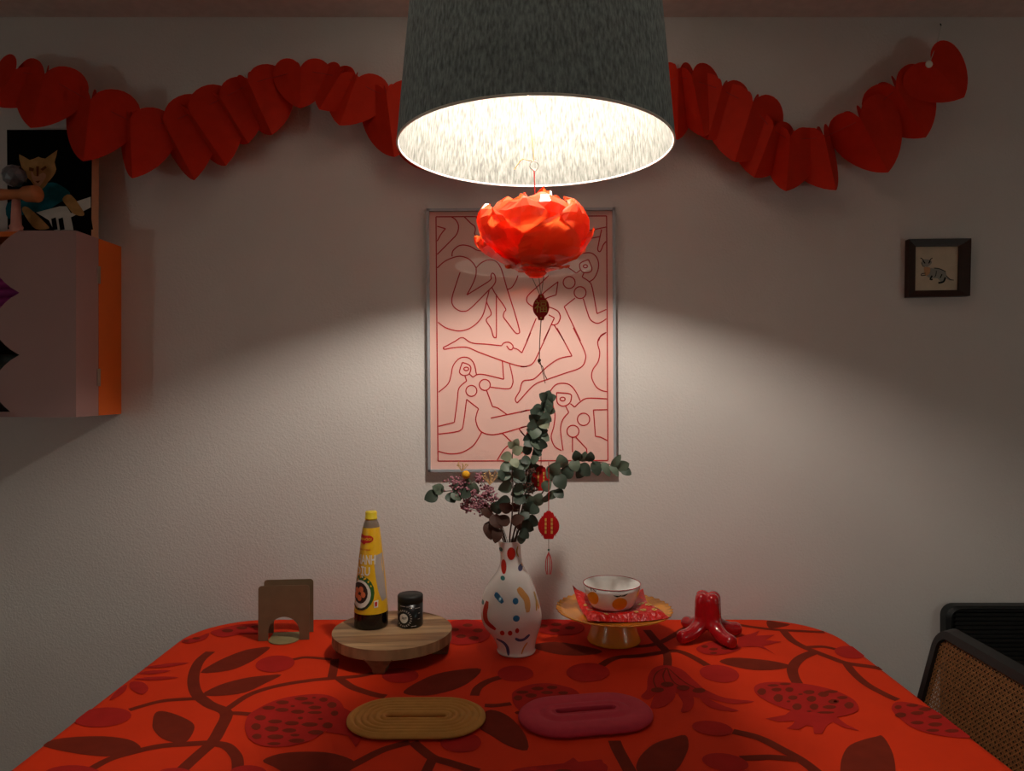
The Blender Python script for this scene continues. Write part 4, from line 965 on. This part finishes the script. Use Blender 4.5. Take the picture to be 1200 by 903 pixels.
# ------------------------------------------------------------------ cake stand, satin pouch, bowl
c0 = Vector((.2475, 1.762, TZ+.0022))
cs = thing('cake_stand', c0, 'amber ceramic cake stand with a scalloped plate', 'cake stand')
n = 200; scl = lambda a, r: r*(1+.012*math.sin(40*a)*max(0,(r-.1)/.039))
def pring(r, z, wv=0): return [c0+Vector((scl(2*PI*k/n, r)*math.cos(2*PI*k/n), scl(2*PI*k/n, r)*math.sin(2*PI*k/n), z+wv*math.sin(40*2*PI*k/n))) for k in range(n)]
g = G(); g.loft([pring(.03,.066), pring(.09,.066), pring(.125,.0715,.0002), pring(.139,.0765,.0008), pring(.1395,.0795,.0008), pring(.125,.0755), pring(.09,.0705), pring(.03,.0705)]); g.build('plate', M['amber'], cs, True)
g = G(); g.lathe([(.058,.0),(.064,.001),(.0645,.004),(.058,.02),(.052,.04),(.047,.06),(.0475,.067)], c0, 48, capb=True); g.build('pedestal', M['amber'], cs, True)
so = Vector((.2475, 1.735, TZ+.0728))
sp = thing('satin_pouch', so, 'shiny red satin pouch with gold blossoms lying on the cake stand', 'pouch')
CA, CB, CC, CD = Vector((.150,1.800,.049)), Vector((.172,1.655,.008)), Vector((.366,1.668,.010)), Vector((.332,1.838,.030))
N = 22; top = []; bot = []
for i in range(N+1):
    for j in range(N+1):
        u, v = i/N, j/N
        b = CB*(1-u)*(1-v)+CC*u*(1-v)+CD*u*v+CA*(1-u)*v
        e = (4*u*(1-u)*4*v*(1-v))
        pin = 1-.10*(math.sin(PI*u)*(abs(v-.5)*2)**3+math.sin(PI*v)*(abs(u-.5)*2)**3)
        cc_ = Vector((.255,1.742,0)); x = cc_.x+(b.x-cc_.x)*pin; y = cc_.y+(b.y-cc_.y)*pin
        corner = max(0, (abs(u-.5)*2*abs(v-.5)*2))**2
        h = b.z*corner
        puff = .032*e**.4+.004*math.sin(14*u+6*v)*e**.5
        dq = math.hypot(x-.24, y-1.745); dent = max(0, 1-dq/.085); puff *= (1-.62*min(1, dent*2.0))
        ed = .0015+.002*(1-e)
        top.append(Vector((x, y, so.z+ed+h+puff))); bot.append(Vector((x, y, so.z+ed+h-.0035*e**.4)))
vs = top+bot; m_ = N+1; fs = []
for i in range(N):
    for j in range(N):
        a = i*m_+j; fs.append((a, a+m_, a+m_+1, a+1)); a += m_*m_; fs.append((a, a+1, a+m_+1, a+m_))
for i in range(N):
    for (a, b) in ((i*m_, (i+1)*m_), (i*m_+N, (i+1)*m_+N), (i, i+1), (N*m_+i, N*m_+i+1)): fs.append((a, b, b+m_*m_, a+m_*m_))
sat = mesh('pouch', vs, fs, M['satin'], sp, True)
def pouch_pt(u, v, lift):
    i = min(N-1, int(u*N)); j = min(N-1, int(v*N)); fu, fv = u*N-i, v*N-j
    q_ = top[i*m_+j]*(1-fu)*(1-fv)+top[(i+1)*m_+j]*fu*(1-fv)+top[(i+1)*m_+j+1]*fu*fv+top[i*m_+j+1]*(1-fu)*fv
    return q_+Vector((0,-lift*.5,lift))
def blossom(u, v, s):
    g = G()
    for k in range(6):
        a = 2*PI*k/6+u*9; cu, cv_ = u+s*.62*math.cos(a), v+s*.62*math.sin(a)
        pts = [pouch_pt(min(.97,max(.03,cu+s*.36*math.cos(b))), min(.97,max(.03,cv_+s*.36*math.sin(b))), .0012) for b in [2*PI*i/8 for i in range(8)]]
        g.add(pts, [tuple(range(8))])
    g.build('gold_blossom', M['gold'], sat)
for u,v,s in ((.84,.30,.055),(.93,.22,.04),(.72,.16,.045),(.62,.10,.035),(.86,.14,.035),(.78,.42,.05),(.10,.42,.045),(.16,.22,.045),(.08,.65,.035),(.92,.5,.035),(.24,.10,.035)): blossom(u, v, s)
w0 = Vector((.240, 1.745, so.z+.0185)); bw = thing('rice_bowl', w0, 'white rice bowl painted with oranges, sitting on the red pouch', 'bowl')
BP = [(.0001,.002),(.046,.0),(.050,.002),(.055,.010),(.061,.025),(.0665,.042),(.0688,.0535)]
g = G(); g.lathe(BP+[(.0672,.0542),(.0650,.042),(.058,.022),(.05,.009),(.04,.0055),(.0001,.005)], w0, 64); bo = g.build('body', M['bowl'], bw, True)
g = G(); g.tube([w0+Vector((.0682*math.cos(2*PI*k/64), .0682*math.sin(2*PI*k/64), .0540)) for k in range(65)], .0011, 6, False); setp(g.build('rim_line', M['b_red'], bw, True), 'red painted rim line')
wf = turned(w0, [(z, r, 0) for r,z in BP[1:]]); kw = 1/7.5*1.745/F
wx = lambda x,y: ((x-578)*kw, (395-y)/(395-232)*.0535)
for x,y,rx,ry in ((617,332,66,48),(400,308,42,52),(800,292,22,48)):
    patch('painted_orange', wf, [wx(*p) for p in circ(x,y,rx,ry,20)[:-1]], M['b_orange'], bw, .0004, 0)
patch('painted_leaf', wf, [wx(*p) for p in [(555,262),(600,268),(618,262),(640,268),(685,255),(655,274),(620,272),(590,278)]], M['b_green'], bw, .0005, 2)
stroke('painted_stem', wf, [wx(*p) for p in [(385,255),(378,236),(395,234),(412,248),(418,238)]], .0014, M['b_green'], bw)
stroke('painted_stem', wf, [wx(*p) for p in [(795,245),(800,236),(806,240)]], .0012, M['b_green'], bw)

# ------------------------------------------------------------------ octopus shaped red candle holder
oc = Vector((.478, 1.775, TZ+.002))
ok = thing('candle_holder', oc, 'glossy dark red candle holder with four splayed legs', 'candle holder')
bm = bmesh.new(); allv = []; allf = []
g = G()
for ex, ey, wgt in ((.517, 1.703, 1), (.404, 1.735, 1), (.560, 1.800, 1), (.443, 1.850, .95)):
    dv = Vector((ex, ey, 0))-Vector((oc.x, oc.y, 0)); L = dv.length; dv.normalize()
    path = [(.0140,.1125),(.0152,.107),(.0165,.098),(.017,.075),(.018,.05),(.026,.034),(L*.62,.0195),(L-.004,.0155),(L+.006,.015)]
    rads = [.0070,.0140,.0176,.0182,.0186,.0184,.0172,.0160,.0115]
    g.tube(cat([oc+dv*a+Vector((0,0,z)) for a,z in path], 4), [x.x for x in cat([(r,0,0) for r in rads], 4)], 16)
ob = g.build('body', M['octo'], ok, True)
rm = ob.modifiers.new('remesh', 'REMESH'); rm.mode = 'VOXEL'; rm.voxel_size = .0022; rm.use_smooth_shade = True
sm_ = ob.modifiers.new('smooth', 'SMOOTH'); sm_.iterations = 6; sm_.factor = .5
g = G(); g.lathe([(.0065,.1085),(.0065,.1080),(.0001,.1078)], oc, 20); setp(g.build('candle_socket', M['charm_dk'], ok, True), 'dark candle socket')

# ------------------------------------------------------------------ two oval trivets
def stadium(o, yaw, a, R, z, n=24):
    pts = []; Rm = Matrix.Rotation(yaw, 3, 'Z')
    for s, a0 in ((1, -PI/2), (-1, PI/2)):
        for k in range(n+1):
            an = a0+PI*k/n; pts.append(Vector(o)+Rm @ Vector((s*a+R*math.cos(an), R*math.sin(an), z)))
    return pts
def trivet(o, yaw, a, R, prof, m, label):
    t = thing('trivet', o, label, 'trivet', 'oval trivets')
    rings = [stadium(o, yaw, a, R-s, z) for s,z in prof]
    g = G(); n = len(rings[0]); g.loft(rings, False, False)
    b = g.f; b += [((len(rings)-1)*n+k, (len(rings)-1)*n+(k+1) % n, (k+1) % n, k) for k in range(n)]
    g.build('body', m, t, True); return t
R1 = .080; pr1 = [(.004,.0), (.0,.003), (.0005,.0065)]
for k in range(6):
    s0 = .002+k*.0117
    for q_ in range(1, 8): pr1.append((s0+.0117*q_/8, (.0058)+.0046*math.sin(PI*q_/8)))
    pr1.append((s0+.0117, .0052))
pr1 += [(R1-.0080,.0035),(R1-.0080,.0)]
trivet(Vector((-.1765, 1.342, TZ+.0022)), .012, .048, R1, pr1, M['ochre'], 'ochre oval trivet with concentric ridges')
R2 = .078; pr2 = [(.004,0),(.0,.004),(.001,.008),(.006,.0125),(.014,.0148),(.026,.0150),(.036,.0140),(.040,.0128),(.043,.0128),(.047,.0150),(.053,.0168),(.059,.0165),(.062,.0152),(.0645,.0150),(.0665,.0160),(.068,.0158),(R2-.0085,.0145),(R2-.0082,0)]
trivet(Vector((.1375, 1.352, TZ+.0022)), .17, .049, R2, pr2, M['rose'], 'rose pink oval trivet with a dark slot')

# ------------------------------------------------------------------ cane-back chair and ribbed panel
ch = thing('cane_chair', (.75, 1.42, 0), 'black framed chair with a woven cane back at the table end', 'chair')
Yn, Yf_ = 1.20, 1.665; zt, zb = .822, .50; Rr = .045
def bkp(y, z): return Vector((.985-(zt-z)*.27, y, z))
outl = []
for cy, cz_, a0 in ((Yf_-Rr, zt-Rr, 0), (Yn+Rr, zt-Rr, PI/2), (Yn+Rr, zb+Rr, PI), (Yf_-Rr, zb+Rr, 1.5*PI)):
    for k in range(9):
        a = a0+PI/2*k/8; outl.append((cy+Rr*math.cos(a), cz_+Rr*math.sin(a)))
rr = []
cen = ((Yn+Yf_)/2, (zt+zb)/2)
for i,(y,z) in enumerate(outl):
    k = 1-.020/max(.05, math.hypot(y-cen[0], z-cen[1]))
    def ins(e): return (y+(cen[0]-y)*0 - (1 if y > cen[0] else -1)*0, z)
    # inward normal of the outline
    y1, z1 = outl[(i+1) % 36]; y0, z0 = outl[i-1]; tx, tz = y1-y0, z1-z0; q_ = math.hypot(tx, tz); nx, nz = -tz/q_, tx/q_
    a = bkp(y, z); b = bkp(y+nx*.017, z+nz*.017); th = Vector((.011,0,.003))
    rr.append([a-th, b-th, b+th, a+th])
g = G(); vsr = [p for r in rr for p in r]; n = len(rr)
g.add(vsr, [(i*4+j, i*4+(j+1) % 4, ((i+1) % n)*4+(j+1) % 4, ((i+1) % n)*4+j) for i in range(n) for j in range(4)]); g.build('back_frame', M['chair'], ch)
g = G(); e = .014; Y0, Y1, Z0, Z1_ = Yn+e, Yf_-e, zb+e, zt-e; pitch = .0108; rw = .0017
def strip(y0, z0, y1, z1, off, wd=rw):
    p, q_ = bkp(y0, z0), bkp(y1, z1); nrm = Vector((-1,0,.27)).normalized()
    # keep inside the rounded outline
    v, f = ribbon([p+nrm*off, q_+nrm*off], wd, nrm); g.add(v, f)
def rcut(y, z):   # inside test
    dy = max(0, abs(y-cen[0])-((Y1-Y0)/2-Rr)); dz = max(0, abs(z-cen[1])-((Z1_-Z0)/2-Rr)); return math.hypot(dy, dz) <= Rr
def seg(fy, fz, t0, t1, off, wd=rw):
    ts = [t0+(t1-t0)*i/120 for i in range(121)]; ins = [t for t in ts if rcut(fy(t), fz(t))]
    if len(ins) > 1: strip(fy(ins[0]), fz(ins[0]), fy(ins[-1]), fz(ins[-1]), off, wd)
y = Y0+.004
while y < Y1:
    for s in (-.0014, .0014): seg(lambda t: y+s, lambda t: t, Z0, Z1_, .0)
    y += pitch
z = Z0+.004
while z < Z1_:
    for s in (-.0014, .0014): seg(lambda t: t, lambda t: z+s, Y0, Y1, .0007)
    z += pitch
c_ = Y0-(Z1_-Z0)+.004+pitch/2
while c_ < Y1+(Z1_-Z0):
    seg(lambda t: c_+t, lambda t: Z0+t, 0, Z1_-Z0, .0013, .0022); c_ += pitch
c_ = Y0+.004+pitch/2
while c_ < Y1+(Z1_-Z0):
    seg(lambda t: c_-t, lambda t: Z0+t, 0, Z1_-Z0, .0018, .0022); c_ += pitch
g.build('cane_webbing', M['cane'], ch)
G().loft([[Vector((p[0], p[1], z)) for p in ((.45,Yn+.02),(.885,Yn),(.885,Yf_),(.45,Yf_-.02))] for z in (.43,.455)]).build('seat', M['chair'], ch)
for yy in (Yn+.02, Yf_-.02):
    G().tube([(.48, yy, .43), (.46, yy, 0)], [.016,.012], 10).build('leg', M['chair'], ch, True)
    G().tube([bkp(yy, .55)+Vector((.012,0,0)), Vector((.875, yy, .44)), Vector((.93, yy, 0))], [.014,.016,.012], 10).build('leg', M['chair'], ch, True)
rp = thing('ribbed_panel', (1.36, WALL-.03, 0), 'black ribbed panel with rounded corners standing against the wall behind the chair', 'panel')
px0, px1, pz1, pd = P(1110.5,760,1.90).x, 1.66, P(1150,710.5,1.90).z, 1.90
def rr2(x0, x1, z0, z1, r, y, n=8):
    out = []
    for cx, cz_, a0 in ((x1-r, z1-r, 0), (x0+r, z1-r, PI/2), (x0+r, z0+r, PI), (x1-r, z0+r, 1.5*PI)):
        for k in range(n+1): a = a0+PI/2*k/n; out.append(Vector((cx+r*math.cos(a), y, cz_+r*math.sin(a))))
    return out
g = G(); g.loft([rr2(px0+.022, px1-.022, .022, pz1-.012, .02, pd+.012), rr2(px0+.010, px1-.010, .006, pz1-.006, .028, pd), rr2(px0, px1, .0, pz1, .032, pd+.008), rr2(px0, px1, .0, pz1, .032, pd+.034)], False, True); g.build('frame', M['panel'], rp)
g = G(); g.loft([rr2(px0+.02, px1-.02, .02, pz1-.010, .022, pd+.014), rr2(px0+.02, px1-.02, .02, pz1-.010, .022, pd+.03)]); g.build('backing', M['slat'], rp)
z = pz1-.022
sl = None
while z > .05:
    if sl is None:
        gg = G(); gg.loft([[Vector((x, y_, z_)) for y_, z_ in ((pd+.014,-.004),(pd+.0085,-.0022),(pd+.0085,.0022),(pd+.014,.004))] for x in (px0+.026, px1-.026)])
        sl = gg.build('rib', M['slat'], rp); sl.data.transform(Matrix.Identity(4)); base = sl.location.copy(); sl.location = base+Vector((0,0,z))
    else:
        o = sl.copy(); COL.objects.link(o); o.parent = rp; o.location = base+Vector((0,0,z))
    z -= .0115
